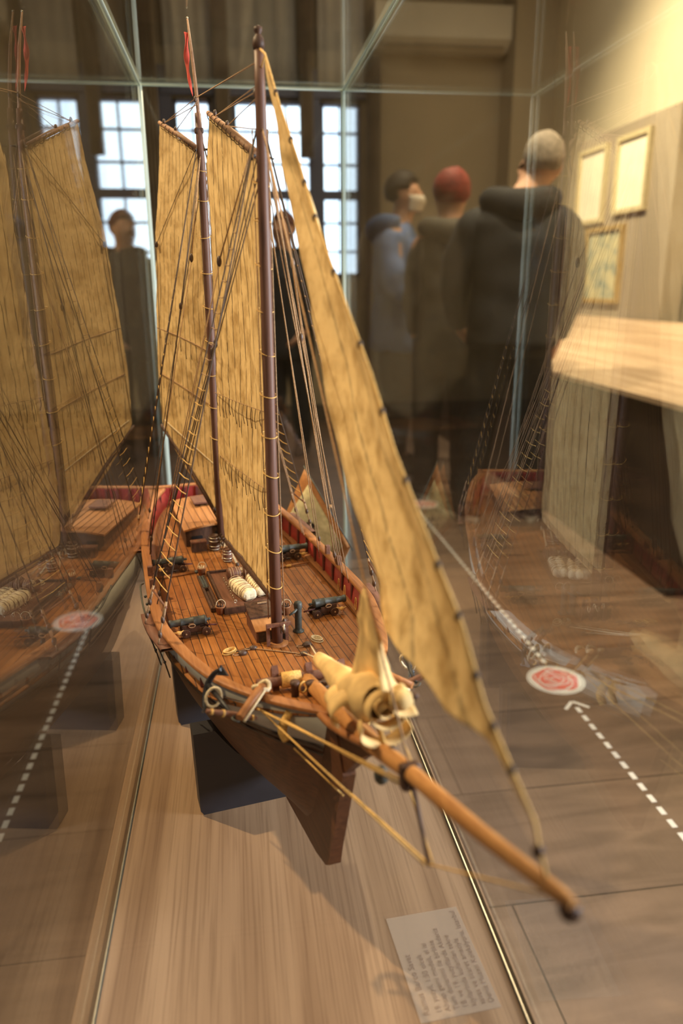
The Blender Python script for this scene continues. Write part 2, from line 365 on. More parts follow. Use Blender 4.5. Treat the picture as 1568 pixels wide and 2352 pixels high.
# far wall: pieces around the windows, one mesh
WIN = [(-.385, -.09), (.075, .70), (.765, 1.09)]
ZB, ZT = 1.22, 2.545
mb = MB()
xs = [XL]+[v for ab in WIN for v in ab]+[XR]
for i in range(0, len(xs), 2):
    mb.box(((xs[i]+xs[i+1])/2, YF+.1, ZC/2), (xs[i+1]-xs[i], .2, ZC))
for a, b_ in WIN:
    mb.box(((a+b_)/2, YF+.1, ZB/2), (b_-a, .2, ZB)); mb.box(((a+b_)/2, YF+.1, (ZC+ZT)/2), (b_-a, .2, ZC-ZT))
mb.build('wall_far', 'wall')['kind'] = 'structure'
cfg = [2, 3, 2]
for i, (a, b_) in enumerate(WIN):
    f = MB(); W_ = b_-a; t = .028
    for x in (a+t/2, b_-t/2): f.box((x, YF-.005, (ZB+ZT)/2), (t, .07, ZT-ZB))
    for z in (ZB+t/2, ZT-t/2): f.box(((a+b_)/2, YF-.005, z), (W_, .07, t))
    f.box(((a+b_)/2, YF-.005, 1.86), (W_, .075, .07))
    for z in (2.325, 2.09, 1.645, 1.42): f.box(((a+b_)/2, YF, z), (W_, .03, .018))
    k = cfg[i]
    for j in range(1, k): f.box((a+W_*j/k, YF, (ZB+ZT)/2), (.018, .03, ZT-ZB))
    o = f.build('window_%d' % (i+1), 'frameblue'); o['kind'] = 'structure'
    MB().box(((a+b_)/2, YF+.03, (ZB+ZT)/2), (W_, .01, ZT-ZB)).build('pane', 'pane', o)
wallbox('trim_1', ((XL+XR)/2, YF-.02, .07), (XR-XL, .04, .14), 'skirt').name = 'baseboard_far'
wallbox('trim_1', (2.43, YF-.15, ZC/2), (.34, .3, ZC), 'wall')             # corner pier
# blue reveal panels beside the windows
for i, (x, w_) in enumerate(((.7325, .065), (-.44, .10), (-.05, .05))):
    wallbox('trim_%d' % (i+2), (x, YF-.02, 1.9), (w_, .05, 1.75), 'frameblue')
wallbox('trim_5', (.33, YF-.03, 2.63), (1.6, .06, .12), 'frameblue')
# drapes
def drape(name, x0, x1, z0, z1, label):
    rows = []
    for i in range(12):
        z = z1+(z0-z1)*i/11
        rows.append([(x0+(x1-x0)*j/40, YF-.12+.025*math.sin(j*.95+.2*math.sin(i)), z) for j in range(41)])
    o = MB().grid(rows).build(name, 'drape', solid=.004); tag(o, label, 'curtain', 'brown curtains between the far windows'); return o
drape('curtain', -.66, -.49, .05, 3.55, 'brown curtain hanging left of the mainmast behind the case')
drape('curtain', -.055, .055, .05, 3.55, 'brown curtain hanging behind the peak of the foresail')
drape('curtain', .595, .70, 2.12, 3.55, 'short brown curtain hanging before the middle window beside the narrow one')
drape('curtain', 1.13, 1.24, .05, 2.86, 'brown curtain hanging right of the narrow right window')
for a, b_, lb in ((-.42, -.06, 'left'), (.06, .58, 'middle'), (.75, 1.11, 'narrow right')):
    rows = [[(a+(b_-a)*j/16, YF-.07+.012*math.sin(j*1.4), 3.5-.85*i/5) for j in range(17)] for i in range(6)]
    tag(MB().grid(rows).build('window_blind', 'blind', solid=.004), 'grey fabric blind gathered above the %s window' % lb, 'blind', 'grey blinds over the far windows')
# air conditioner
ac = thing('air_conditioner', 'white wall-mounted air conditioner high on the far wall', 'air conditioner', (1.71, YF-.12, 2.9))
MB().prism([(-.12, .3), (.12, .3), (.12, 0), (-.03, 0), (-.12, .07)], 'x', -.54, .54).build('casing', 'acwhite', ac)
MB().box((0, -.085, .025), (.98, .01, .035), RX(-.6)).build('air_flap', 'panel', ac)
# picture panel on the right wall
pn = MB().box((2.46, 4.75, 1.32), (.12, 1.26, 1.5), None, .004).build('partition', 'panel')
tag(pn, 'tall taupe display panel standing against the right wall behind the sloped display desk', 'partition')
def picture(name, label, y0, y1, z0, z1, fm, art, grp=None):
    t = thing(name, label, 'picture', (2.40, (y0+y1)/2, z0), 0, grp)
    w_, h = y1-y0, z1-z0; f = MB(); b = .028
    for yy in (-w_/2+b/2, w_/2-b/2): f.box((-.014, yy, h/2), (.028, b, h))
    for zz in (b/2, h-b/2): f.box((-.014, 0, zz), (.028, w_-2*b, b))
    f.build('frame', fm, t); MB().box((-.006, 0, h/2), (.008, w_-2*b, h-2*b)).build('print', art, t); return t
def art_material(name, bg, blobs, sc):
    m, nt, b = nm(name); b.inputs['Roughness'].default_value = .6
    n = N(nt, 'ShaderNodeTexNoise'); n.inputs['Scale'].default_value = sc; n.inputs['Detail'].default_value = 3; L(nt, coords(nt), n.inputs[0])
    r = ramp(nt, n.outputs[0], [(.38, blobs), (.56, bg)]); L(nt, r.outputs[0], b.inputs['Base Color']); return m
M['art1'] = art_material('sketch_print', (.82, .76, .6), (.78, .7, .55), 9)
M['art2'] = art_material('portrait_print', (.48, .44, .26), (.22, .27, .22), 12)
picture('picture', 'pale framed sheet hanging on the taupe panel beside the man in the dark jacket', 4.90, 5.30, 1.53, 2.0, 'paleframe', 'art1')
picture('picture', 'gilt framed white sheet hanging upper right on the taupe panel', 4.38, 4.77, 1.56, 2.0, 'paleframe', 'art1')
picture('picture', 'small gold framed greenish portrait hanging below the two white sheets', 4.60, 5.10, 1.03, 1.50, 'goldframe', 'art2')
# sloped display desk
dk = thing('display_desk', 'large display desk with pale wooden sloping top and dark sides at right', 'display desk', (1.59, 4.2, 0))
MB().prism([(0, 0), (.8, 0), (.8, .925), (0, .71)], 'y', -1.73, 1.9).build('body', 'desk', dk)
MB().prism([(-.015, .71), (.8, .925), (.8, .945), (-.015, .73)], 'y', -1.75, 1.92).build('desk_top', 'lam2', dk)

# floor stickers and dashed lines
def sticker(x, y, label, r=.086):
    t = thing('floor_sticker', label, 'sticker', (x, y, 0), 0, 'round rose stickers on the floor')
    MB().lathe([(r, 0), (r, .0008)], None, 40).build('disc', 'stwhite', t)
    f = MB()
    for ra in (r*.93,): f.loop([(ra*math.cos(a*PI/24), ra*math.sin(a*PI/24), .0009) for a in range(48)], .0012, 4)
    f.build('rim', 'stgrey', t)
    f = MB()
    pet = [f.b.verts.new((V((math.cos(a), math.sin(a), 0))*(r*.78*(1+.05*math.sin(5*a+.4)))+V((0, 0, .0011)))) for a in [2*PI*i/60 for i in range(60)]]
    f.b.faces.new(pet); f.build('rose', 'stpink', t)
    f = MB()
    for k, (ra, a0, a1) in enumerate([(.16, 0, 4.6), (.28, 2.2, 6.6), (.40, .3, 3.2), (.42, 3.6, 6.4), (.56, 1.3, 4.4), (.58, 4.9, 7.2), (.70, .1, 1.8), (.69, 2.6, 5.2)]):
        pts = [V((math.cos(a), math.sin(a), 0))*(r*ra*(1+.09*math.sin(3*a+k)))+V((0, 0, .0014)) for a in [a0+(a1-a0)*i/16 for i in range(17)]]
        f.tube(pts, .0021, 4)
    f.build('petal_lines', 'stwhite', t); return t
sticker(.92, 1.93, 'pink rose floor sticker right of the case beside the dashed line arrow')
sticker(-.60, 2.586, 'pink rose floor sticker left of the case seen through the glass')
sticker(.99, 3.86, 'pink rose floor sticker near the feet of the visitors')
def dashes(name, x, y0, y1, label, arrow=None):
    f = MB(); y = y0
    while y < y1:
        f.box((x, y, .0004), (.013, .026, .0008)); y += .043
    if arrow is not None:
        for s in (-1, 1): f.box((x+s*.018, arrow-.014, .0004), (.01, .05, .0008), RZ(s*.75))
    tag(f.build(name, 'stwhite'), label, 'floor line', 'dashed lines taped on the floor')
dashes('dashed_line', .915, .9, 1.78, 'white dashed floor line with arrow leading to the right sticker', 1.80)
dashes('dashed_line', .93, 2.05, 3.75, 'white dashed floor line running from the right sticker toward the visitors')
dashes('dashed_line', -.555, .9, 2.5, 'white dashed floor line left of the case ending at the left sticker')

# ================================================================ THE CASE
CX0, CX1, CY0, CY1, CB, CT = -.1563, .2391, .13, 1.662, .5, 1.522
pl = thing('display_plinth', 'walnut laminate plinth carrying the glass case and the ship model', 'plinth', (.035, .92, 0))
MB().box((0, 0, .48), (.425, 1.62, .04), None, .001).build('plinth_top', 'lam', pl)
MB().box((0, 0, .235), (.38, 1.56, .45), None, .001).build('plinth_base', 'lam', pl)
case = thing('glass_case', 'tall clear glass case with visible pale edges over the ship model', 'glass case', (0, 0, CB))
def pane(name, c, d, thin):
    f = MB(); f.box(c, d); 
    for fc in f.b.faces:
        n = fc.normal
        fc.material_index = 0 if abs(n[thin]) > .9 else 1
    f.b.normal_update()
    for fc in f.b.faces: fc.material_index = 0 if abs(fc.normal[thin]) > .9 else 1
    o = f.build(name, 'glass', case, fix=False); o.data.materials.append(M['gedge']); return o
gt = .006; H = CT-CB
pane('side_pane', (CX0-gt/2, (CY0+CY1)/2, H/2), (gt, CY1-CY0, H), 0)
pane('side_pane', (CX1+gt/2, (CY0+CY1)/2, H/2), (gt, CY1-CY0, H), 0)
pane('back_pane', ((CX0+CX1)/2, CY1+gt/2, H/2), (CX1-CX0+2*gt, gt, H), 1)
pane('front_pane', ((CX0+CX1)/2, CY0-gt/2, H/2), (CX1-CX0+2*gt, gt, H), 1)
pane('top_pane', ((CX0+CX1)/2, (CY0+CY1)/2, H+gt/2), (CX1-CX0+2*gt, CY1-CY0+2*gt, gt), 2)
f = MB()
for x in (CX0, CX1):
    f.tube([(x, CY1, .002), (x, CY1, H)], .0042, 8)
    f.tube([(x, CY0, H), (x, CY1, H)], .0024, 8)
f.tube([(CX0, CY1, H), (CX1, CY1, H)], .002, 8)
f.build('glued_seam', 'gedge', case)
f = MB()
for x in (CX0, CX1): f.box((x-.0008*(1 if x > 0 else -1), (CY0+CY1)/2, .0006), (.0009, CY1-CY0, .0012))
f.build('bottom_gasket', 'iron', case)
f = MB()
for x in (CX0, CX1): f.box((x+.0006*(1 if x > 0 else -1), (CY0+CY1)/2, .001), (.0016, CY1-CY0, .002))
f.build('metal_bead', 'steel', case)
# small printed label lying on the plinth
m, nt, b = nm('label_film'); b.inputs['Base Color'].default_value = (.42, .32, .25, 1); b.inputs['Roughness'].default_value = .4
tr = N(nt, 'ShaderNodeBsdfTransparent'); ms = N(nt, 'ShaderNodeMixShader'); ms.inputs[0].default_value = .38
L(nt, tr.outputs[0], ms.inputs[1]); L(nt, b.outputs[0], ms.inputs[2]); L(nt, ms.outputs[0], nt.nodes['Material Output'].inputs[0]); M['film'] = m
M['ink'] = plain('label_ink', (.17, .11, .08), .6, 0, .1, 20, 0)
lab = thing('caption_label', 'transparent caption sheet with small brown print lying on the plinth at lower right', 'label', (.1765, .575, CB+.0002), math.radians(4))
MB().box((0, 0, .0002), (.079, .122, .0004)).build('film_sheet', 'film', lab)
lines = ['Ramus Barco Savat', '19. yuzyil, 1:50 olcek', 'Ahsap gemi modeli, el isi', 'Tum donanimi ile birlikte', '18. ve 19. yuzyillarda Akdeniz', 'kiyilarinda kullanilan tekne', 'savas ve ticaret amaciyla', 'Deniz Muzesi Koleksiyonu, Istanbul']
def text_mesh(body, size, mat, parent, m4, name='lettering'):
    c = bpy.data.curves.new(name, 'FONT'); c.body = body; c.size = size; c.extrude = .00008
    tmp = bpy.data.objects.new('tmp', c); COL.objects.link(tmp); dg = bpy.context.evaluated_depsgraph_get()
    me = bpy.data.meshes.new_from_object(tmp.evaluated_get(dg)); bpy.data.objects.remove(tmp); me.transform(m4)
    me.materials.append(M[mat]); o = bpy.data.objects.new(name, me); COL.objects.link(o); o.parent = parent; return o
for i, s in enumerate(lines):
    text_mesh(s, .0088 if i == 0 else .0078, 'ink', lab, T(-.028+i*.0086+(0 if i == 0 else .003), -.055, .00045) @ RZ(PI/2))

# ================================================================ THE SHIP (local frame: x to the viewer's right, y aft, z up from the plinth)
SO = V((.0358, .8344, .5)); SA = math.radians(11)
SM = Matrix.Translation(SO) @ RZ(SA)
ship = thing('ship_model', 'wooden two-masted sailing ship model with ochre sails on black blocks in the glass case', 'ship model', SO, SA)
def zr(y): return .262+(.1*y*y if y < 0 else .065*y*y)
HB = [(-.222, .0065), (-.206, .025), (-.188, .044), (-.165, .064), (-.134, .086), (-.11, .099), (-.0755, .112), (-.034, .1235), (0, .131), (.035, .1375), (.087, .1402), (.166, .1388), (.247, .1355), (.30, .133), (.347, .1292), (.41, .1228), (.475, .113), (.535, .099), (.60, .074)]
def hb(y): return max(.0055, sinterp(HB, y))
def bul(y): return .031 if y > -.09 else max(.006, .031-(-.09-y)*.2)
def zd(y): return zr(y)-bul(y)
def zk(y): return interp([(-.222, .12), (-.19, .084), (-.15, .077), (-.05, .055), (.1, .055), (.3, .052), (.6, .09)], y)
def ystem(z): return interp([(.08, -.165), (.11, -.176), (.15, -.187), (.21, -.203), (.267, -.222)], z)
def hw(ye, t):
    b_ = hb(ye)-.004
    e = min(1, max(0, (ye+.222)/.584)); e = e*e*(3-2*e)
    p = .903+1.158*e; q = .5+.022*e
    k = max(0, (ye-.25)/.35); p = max(.6, p-1.1*k); q = q+.9*k
    return max(.0045, b_*(1-(1-t)**p)**q)
def hull_pt(u, t, side, out=0):
    ye = -.222+u*.822; zs = zr(ye)-.002; z = zk(ye)+(zs-zk(ye))*t
    y = ystem(z)+u*(.60-ystem(z))
    return V((side*(hw(ye, t)+out), y, z))
def band(side, t0, t1, n, out, nu=70, u0=0, u1=1):
    return [[hull_pt(u0+(u1-u0)*i/nu, t0+(t1-t0)*j/n, side, out) for j in range(n+1)] for i in range(nu+1)]
def tz(u, dz):     # t for a height dz under the rail
    ye = -.222+u*.822; return 1-dz/(zr(ye)-zk(ye))
f = MB()
for s in (-1, 1):
    f.grid(band(s, 0, 1, 22, 0))
# transom and bottom closure
tr_ = [hull_pt(1, j/22, 1) for j in range(23)]; tl = [hull_pt(1, j/22, -1) for j in range(23)]
f.grid([tr_, tl], smooth=False)
f.grid([[hull_pt(i/70, 0, 1) for i in range(71)], [hull_pt(i/70, 0, -1) for i in range(71)]], smooth=False)
f.build('hull', 'hull', ship)
def strake(name, d0, d1, out, mat, u0=0.0, u1=1.0):
    f = MB()
    for s in (-1, 1):
        rows = []
        for i in range(81):
            u = u0+(u1-u0)*i/80; a, b_ = tz(u, d0), tz(u, d1)
            rows.append([hull_pt(u, a, s, 0), hull_pt(u, a, s, out), hull_pt(u, (a+b_)/2, s, out), hull_pt(u, b_, s, out), hull_pt(u, b_, s, 0)])
        f.grid(rows)
    return f.build(name, mat, ship)
strake('white_strake', .001, .047, .0008, 'white')
strake('wale', .046, .051, .0026, 'wale')
strake('rubbing_strake', .056, .0585, .0018, 'wale')
# deck
rows = []
for i in range(71):
    y = -.219+.817*i/70; b_ = hb(y)-.006
    rows.append([(b_*(2*j/12-1), y, zd(y)+.0025*(1-(2*j/12-1)**2)) for j in range(13)])
MB().grid(rows).build('deck', 'deck', ship, solid=.002, off=-1)
# bulwark lining (inside, red) and cap rail
for s, nm_ in ((-1, 'bulwark_lining'), (1, 'bulwark_lining')):
    rows = []
    for i in range(71):
        y = -.19+.786*i/70; b_ = hb(y)-.010; u_ = (y+.222)/.822; tt = (zd(y)-zk(y))/(zr(y)-zk(y)); bl_ = min(b_, hw(y-.012, tt)-.006)
        rows.append([(s*bl_, y, zd(y)-.001), (s*b_, y, zr(y)-.003), (s*(b_+.004), y, zr(y)-.003)])
    MB().grid(rows).build(nm_, 'red', ship)
    rows = []
    for i in range(91):
        y = -.222+.822*i/90; x0, x1 = hb(y)-.0125, hb(y)+.0005; z = zr(y)
        if y < -.17: x0 = max(.0, x0-.004)
        rows.append([(s*x0, y, z-.003), (s*x0, y, z), (s*x0+s*.001, y, z+.0008), (s*x1-s*.001, y, z+.0008), (s*x1, y, z), (s*x1, y, z-.003)])
    MB().grid(rows).build('cap_rail', 'rail', ship)
    rows = []
    for i in range(61):   # waterway plank along the bulwark foot
        y = -.16+.74*i/60; b_ = hb(y)-.0105
        rows.append([(s*(b_-.009), y, zd(y)+.001), (s*(b_-.0085), y, zd(y)+.0026), (s*b_, y, zd(y)+.0034)])
    MB().grid(rows).build('waterway', 'rail', ship)
    for k in range(17):
        y = -.07+k*.0395; b_ = hb(y)-.0115
        MB().box((s*b_, y, (zd(y)+zr(y))/2-.001), (.004, .0055, .028), None, .0004).build('stanchion', 'darkred', ship)
# transom inside (red) and taffrail
MB().box((0, .596, .266), (.142, .004, .04)).build('transom_lining', 'red', ship)
MB().box((0, .6, .2868), (.156, .012, .004), None, .001).build('taffrail', 'rail', ship)
for x in (-.05, -.028, -.006, .016, .038, .058):
    MB().box((x, .592, .266), (.004, .004, .038)).build('transom_stanchion', 'darkred', ship)
MB().prism([(.595, .287), (.603, .287), (.603, .12), (.56, .10)], 'x', -.004, .004).build('rudder_post', 'hull', ship)
# keel, stem, knee of the head
MB().prism([(-.222, .268), (-.238, .268), (-.262, .225), (-.250, .19), (-.224, .115), (-.217, .090), (-.205, .080), (-.17, .068), (-.05, .047), (.3, .043), (.60, .04), (.60, .10), (.3, .062), (0, .065), (-.08, .085), (-.11, .12), (-.16, .18), (-.19, .23)], 'x', -.0062, .0062).build('stem_and_keel', 'dark' if 0 else 'hull', ship)
MB().prism([(-.20, .262), (-.315, .298), (-.33, .292), (-.30, .268), (-.255, .222), (-.225, .20)], 'x', -.0045, .0045).build('head_knee', 'hull', ship)
for s in (-1, 1):
    MB().tube([(s*.012, -.212, .262), (s*.012, -.25, .272), (s*.008, -.30, .288), (0, -.325, .294)], [.004, .004, .0035, .003], 8, True, 4).build('head_rail', 'rail', ship)
# channels (platforms outside the rail for the shrouds) with chains
def channel(y0, y1, s):
    f = MB(); n = 8; A = []
    for i in range(n+1):
        y = y0+(y1-y0)*i/n; A.append((y, hb(y)))
    rows = [[(s*(b_-.003), y, zr(y)-.007), (s*(b_+.0125), y, zr(y)-.007), (s*(b_+.0125), y, zr(y)-.0035), (s*(b_-.003), y, zr(y)-.0035)] for y, b_ in A]
    f.grid(rows, closed=True); f.build('channel', 'brownbox', ship)
    for k in range(3):
        y = y0+(y1-y0)*(k+.5)/3; b_ = hb(y)
        MB().tube([(s*(b_+.012), y, zr(y)-.004), (s*(b_+.004), y+.006, zr(y)-.032), (s*(b_-.001), y+.010, zr(y)-.055)], .0009, 6).ball((s*(b_+.004), y+.006, zr(y)-.032), .0018).build('chain_plate', 'black', ship)
for s in (-1, 1): channel(-.02, .085, s); channel(.31, .41, s)
# ---- masts
def spar(name, pts, rs, mat, n=14): return MB().tube(pts, rs, n).build(name, mat, ship)
fm = spar('foremast', [(0, 0, .226), (0, 0, .45), (0, -.003, .63), (0, -.006, .775), (0, -.0066, .836), (0, -.0066, .872)], [.0068, .0066, .0064, .0058, .0052, .0046], 'mast')
MB().lathe([(.0, -.0), (.0055, .001), (.0062, .006), (.0048, .011), (.0028, .013), (.0028, .0145), (.0042, .0165), (.0042, .0195), (.0, .0215)], T(0, -.0066, .868), 14).build('mast_cap', 'dark', fm)
MB().lathe([(.0135, 0), (.0135, .003), (.0075, .0045)], T(0, 0, .2315), 18).build('mast_collar', 'rail', fm)
mm = spar('mainmast', [(0, .366, .222), (0, .366, .45), (0, .3655, .63), (0, .364, .80), (0, .369, .85), (0, .3735, .885)], [.0066, .0066, .0064, .0056, .005, .0042], 'mast')
tm = spar('topmast', [(.002, .370, .845), (.001, .3835, .92), (0, .3968, .967), (0, .4184, 1.015)], [.0028, .0026, .0022, .0012], 'spar', 10)
MB().ball((0, .4184, 1.0155), .0016).build('truck', 'steel', tm)
MB().box((0, .371, .862), (.012, .010, .008), None, .002).build('hounds', 'dark', mm)
def hoops(mast, y, zs, r, mat='ropegold'):
    for z in zs:
        tl = random.uniform(-.25, .25); c = V((0, y+.003, z))
        MB().loop([c+V((r*math.cos(a), r*1.25*math.sin(a), r*tl*math.cos(a)+.3*r*math.sin(a))) for a in [2*PI*i/20 for i in range(20)]], .0006, 6).build('mast_hoop', mat, mast)
hoops(fm, 0, [.31, .355, .40, .445, .49, .535, .58, .625, .67, .715, .75], .0088)
hoops(mm, .366, [.42, .47, .52, .57, .62, .67, .72, .77, .81], .0088)
# ---- sails: bilinear patches between sampled edges
def sail(name, A, B, C_, D, mat, nseam_wob, nu=40, nv=70, belly=(0, 0, 0), edge=.0):
    # A: luff bottom->top list, B: leech bottom->top list (same param), rows along v, columns u luff->leech
    def samp(P, t):
        x = t*(len(P)-1); i = min(int(x), len(P)-2); fr = x-i
        a = V(P[max(i-1, 0)]); b_ = V(P[i]); c = V(P[i+1]); d = V(P[min(i+2, len(P)-1)])
        return .5*((2*b_)+(c-a)*fr+(2*a-5*b_+4*c-d)*fr*fr+(3*b_-a-3*c+d)*fr**3)
    rows = []
    for i in range(nv+1):
        v = i/nv; p, q = samp(A, v), samp(B, v); row = []
        for j in range(nu+1):
            u = j/nu; x = p.lerp(q, u)
            if C_:
                x = x+V(C_)*4*u*(1-u)*max(0, 1-v/.25)**2
            if D: x = x+V(D)*4*u*(1-u)*max(0, (v-.85)/.15)**2
            x = x+V(belly)*math.sin(PI*u)*math.sin(PI*min(1, v*1.0+.02))
            nz = noise.noise(V((x.y*26, x.z*13, x.x*20+nseam_wob)))*.0022+noise.noise(V((x.y*70, x.z*45, nseam_wob)))*.0009
            x = x+V((1, .15, 0))*nz
            row.append(x)
        rows.append(row)
    return MB().grid(rows).build(name, mat, ship, solid=.0005, off=0)
luff = [(0, .0095, z) for z in (.288, .35, .41, .47, .53, .59, .65, .71, .7745)]
leech = [(0, .335, .264), (0, .347, .2844), (0, .3525, .3688), (0, .350, .4261), (0, .3395, .5285), (0, .328, .624), (0, .3185, .731), (0, .3136, .809), (0, .2834, .8655)]
fs = sail('foresail', luff, leech, (0, 0, 0), None, 'foresail', 3.0, belly=(.012, 0, 0))
def sline(a, b_, n, f_): return [V(a).lerp(V(b_), i/(n-1))+V(f_(i/(n-1))) for i in range(n)]
# reef bands and reef points on the foresail
random.seed(11)
for zz0, zz1 in ((.422, .398), (.514, .494)):
    for k in range(13):
        u = .08+.86*k/12; y = .01+.335*u; z = zz0+(zz1-zz0)*u
        for sx in (-1,):
            l = random.uniform(.018, .034); sw = random.uniform(-.006, .006)
            MB().tube([(-.002, y, z), (-.0035, y+sw*.3, z-l*.5), (-.002, y+sw, z-l)], .00045, 5, True, 3).build('reef_point', 'ropedark', fs)
    MB().tube([(-.0018, .012, zz0), (-.003, .17, (zz0+zz1)/2), (-.0018, .345, zz1)], .0005, 5, True, 8).build('reef_band', 'rope', fs)
# mainsail swung out to the viewer's left
mp = lambda y: -.47*(y-.374)*.92
luff2 = [(0.001, .3785, z) for z in (.284, .36, .43, .50, .57, .64, .71, .77, .835)]
leech2 = [(-.0646, .5272, .4159), (-.0662, .531, .4293), (-.0665, .5316, .5049), (-.0632, .5239, .5784), (-.0600, .516, .65), (-.0565, .5082, .7165), (-.0506, .4942, .7872), (-.0455, .482, .835), (-.042, .474, .8855)]
ms_ = sail('mainsail', luff2, leech2, (0, 0, -.012), None, 'mainsail', 9.0, belly=(-.004, 0, 0))
for zz0, zz1 in ((.372, .428), (.468, .508), (.553, .584)):
    MB().tube(sline((-.002, .384, zz0), (-.064, .526, zz1), 5, lambda t: (-.004*math.sin(PI*t), -.003, .004*math.sin(PI*t))), .0010, 5, True, 5).build('reef_band', 'rope' if zz0 > .45 else 'ropepale', ms_)
    for k in range(9):
        t = .08+.1*k; p = V((-.002, .384, zz0)).lerp(V((-.064, .526, zz1)), t)+V((-.004, -.003, 0)); l = random.uniform(.012, .028)
        MB().tube([p, p+V((-.001, random.uniform(-.003, .003), -l*.6)), p+V((0, random.uniform(-.004, .004), -l))], .0004, 5).build('reef_point', 'ropedark', ms_)
# jib on the forestay
luffj = [(0, -.5414, .3888), (0, -.5119, .4078), (0, -.4868, .4251), (0, -.458, .4601), (0, -.4216, .4876), (0, -.3545, .542), (0, -.3092, .5894), (0, -.2333, .6551), (0, -.1726, .7107), (0, -.1427, .7443), (0, -.0763, .8073), (0, -.03, .858)]
leechj = [(.012, -.31, .389), (.014, -.297, .405), (.017, -.288, .42), (.0156, -.2504, .4487), (.0133, -.2241, .4801), (.0111, -.1813, .5374), (.010, -.157, .588), (.0089, -.1321, .641), (.0067, -.1143, .679), (.0055, -.098, .71), (.003, -.066, .77), (.0, -.031, .852)]
# footing: tack is a point, the foot curves from clew to tack
def jib():
    def samp(P, t):
        x = t*(len(P)-1); i = min(int(x), len(P)-2); fr = x-i
        return V(P[i]).lerp(V(P[i+1]), fr)
    foot = [(.0, -.5414, .3888), (0, -.508, .4025), (.001, -.4886, .4067), (.004, -.4346, .3891), (.006, -.4011, .392), (.009, -.3638, .390), (.012, -.335, .386), (.012, -.31, .389)]
    rows = []; nv, nu = 80, 16
    for i in range(nv+1):
        v = i/nv; row = []
        for j in range(nu+1):
            u = j/nu; base = samp(luffj, v).lerp(samp(leechj, v), u)
            fo = samp(foot, u)-V(luffj[0]).lerp(V(leechj[0]), u)
            x = base+fo*max(0, 1-v/.22)**2
            x.x += .012*math.sin(PI*u)*math.sin(PI*v)+noise.noise(V((x.y*22, x.z*22, 4)))*.003
            row.append(x)
        rows.append(row)
    return MB().grid(rows).build('jib', 'jib', ship, solid=.0005, off=0)
jb = jib()
for i in range(14):
    t = i/14; a = V((0, -.0227, .8679)).lerp(V((0, -.5414, .3888)), t)
    pl_ = [V(p) for p in luffj][::-1]; x = t*(len(pl_)-1); k = min(int(x), len(pl_)-2); a = pl_[k].lerp(pl_[k+1], x-k)
    if i: MB().ball(a+V((0, -.0005, .0005)), .0024, (1, 1, 1.4), 8).build('hank', 'ropedark', jb)
# ---- gaffs and booms
g1 = spar('fore_gaff', [(0, .012, .778), (0, .122, .8155), (0, .288, .869)], [.0046, .0042, .003], 'spar')
for i in range(11):
    p = V((0, .012, .778)).lerp(V((0, .288, .869)), .08+.085*i)
    MB().loop([p+V((.0053*math.cos(a), .001*math.cos(a), .0053*math.sin(a)-.001)) for a in [2*PI*j/12 for j in range(12)]], .0005, 5).build('lacing', 'ropedark', g1)
MB().tube([(-.010, .0, .772), (-.006, .012, .777), (0, .016, .779), (.006, .012, .777), (.013, -.003, .773)], [.0012, .002, .003, .002, .0008], 8).build('jaws', 'black', g1)
g2 = spar('main_gaff', [(-.001, .376, .838), (-.0193, .4206, .8625), (-.0425, .475, .889)], [.0042, .0038, .0026], 'spar')
for i in range(9):
    p = V((-.001, .376, .838)).lerp(V((-.0425, .475, .889)), .08+.1*i)
    MB().loop([p+V((.0048*math.cos(a), 0, .0048*math.sin(a)-.001)) for a in [2*PI*j/12 for j in range(12)]], .0005, 5).build('lacing', 'ropedark', g2)
MB().tube([(-.008, .362, .835), (-.004, .374, .838), (.004, .374, .838), (.012, .360, .837)], [.001, .0022, .0022, .001], 8).build('jaws', 'black', g2)
spar('fore_boom', [(0, .012, .284), (0, .0454, .2835), (0, .187, .2705), (0, .345, .2575)], [.0036, .004, .0042, .0034], 'dark')
spar('main_boom', [(0, .376, .279), (-.0262, .4368, .338), (-.0373, .4628, .362), (-.0646, .5272, .4105), (-.068, .535, .4165)], [.0034, .0036, .0036, .0028, .0024], 'dark')
# pennant staff and pennant
rows = []
for i in range(26):
    t = i/25; z = .995-.085*t; wd = .010*(1-t)**.6+.0008
    tw = 1.1*math.sin(t*7+.5); c = V((-.0028-.004*math.sin(t*3.1), .4105-.02*t, z))
    rows.append([c+V((math.cos(tw), math.sin(tw)*.6, 0))*(wd*k) for k in (-.5, -.2, .2, .5)])
MB().grid(rows).build('pennant', 'redcloth', ship, solid=.0003)
# ---- bowsprit
bs = spar('bowsprit', [(0, -.13, .252), (0, -.22, .270), (0, -.3131, .292), (0, -.3906, .3165), (0, -.4896, .3429), (0, -.5667, .3668), (0, -.578, .370)], [.0075, .008, .0078, .0062, .0052, .0042, .003], 'bowsprit')
MB().lathe([(.0, -.001), (.005, 0), (.0055, .005), (.003, .008)], T(0, -.572, .366) @ RX(math.radians(105)), 12).build('end_cap', 'dark', bs)
MB().box((0, -.392, .314), (.016, .010, .020), RX(-.25), .003).build('bowsprit_cap', 'dark', bs)
MB().ball((0.0, -.547, .376), .0034, (1, 1, 1.2)).build('traveller_block', 'dark', bs)
for k, y in enumerate((-.335, -.352)):
    MB().ball((.003, y, .303+k*.005), .0042, (1.2, .7, 1.1)).build('lashing', 'ropedark', bs)
MB().tube([(0, -.3955, .312), (0, -.41, .29), (0, -.4264, .2645)], [.0018, .0016, .0013], 8).build('dolphin_striker', 'dark', bs)
MB().ball((-.003, -.345, .283), .0062, (1, 1, 1.3)).build('mooring_ball', 'iron', bs)
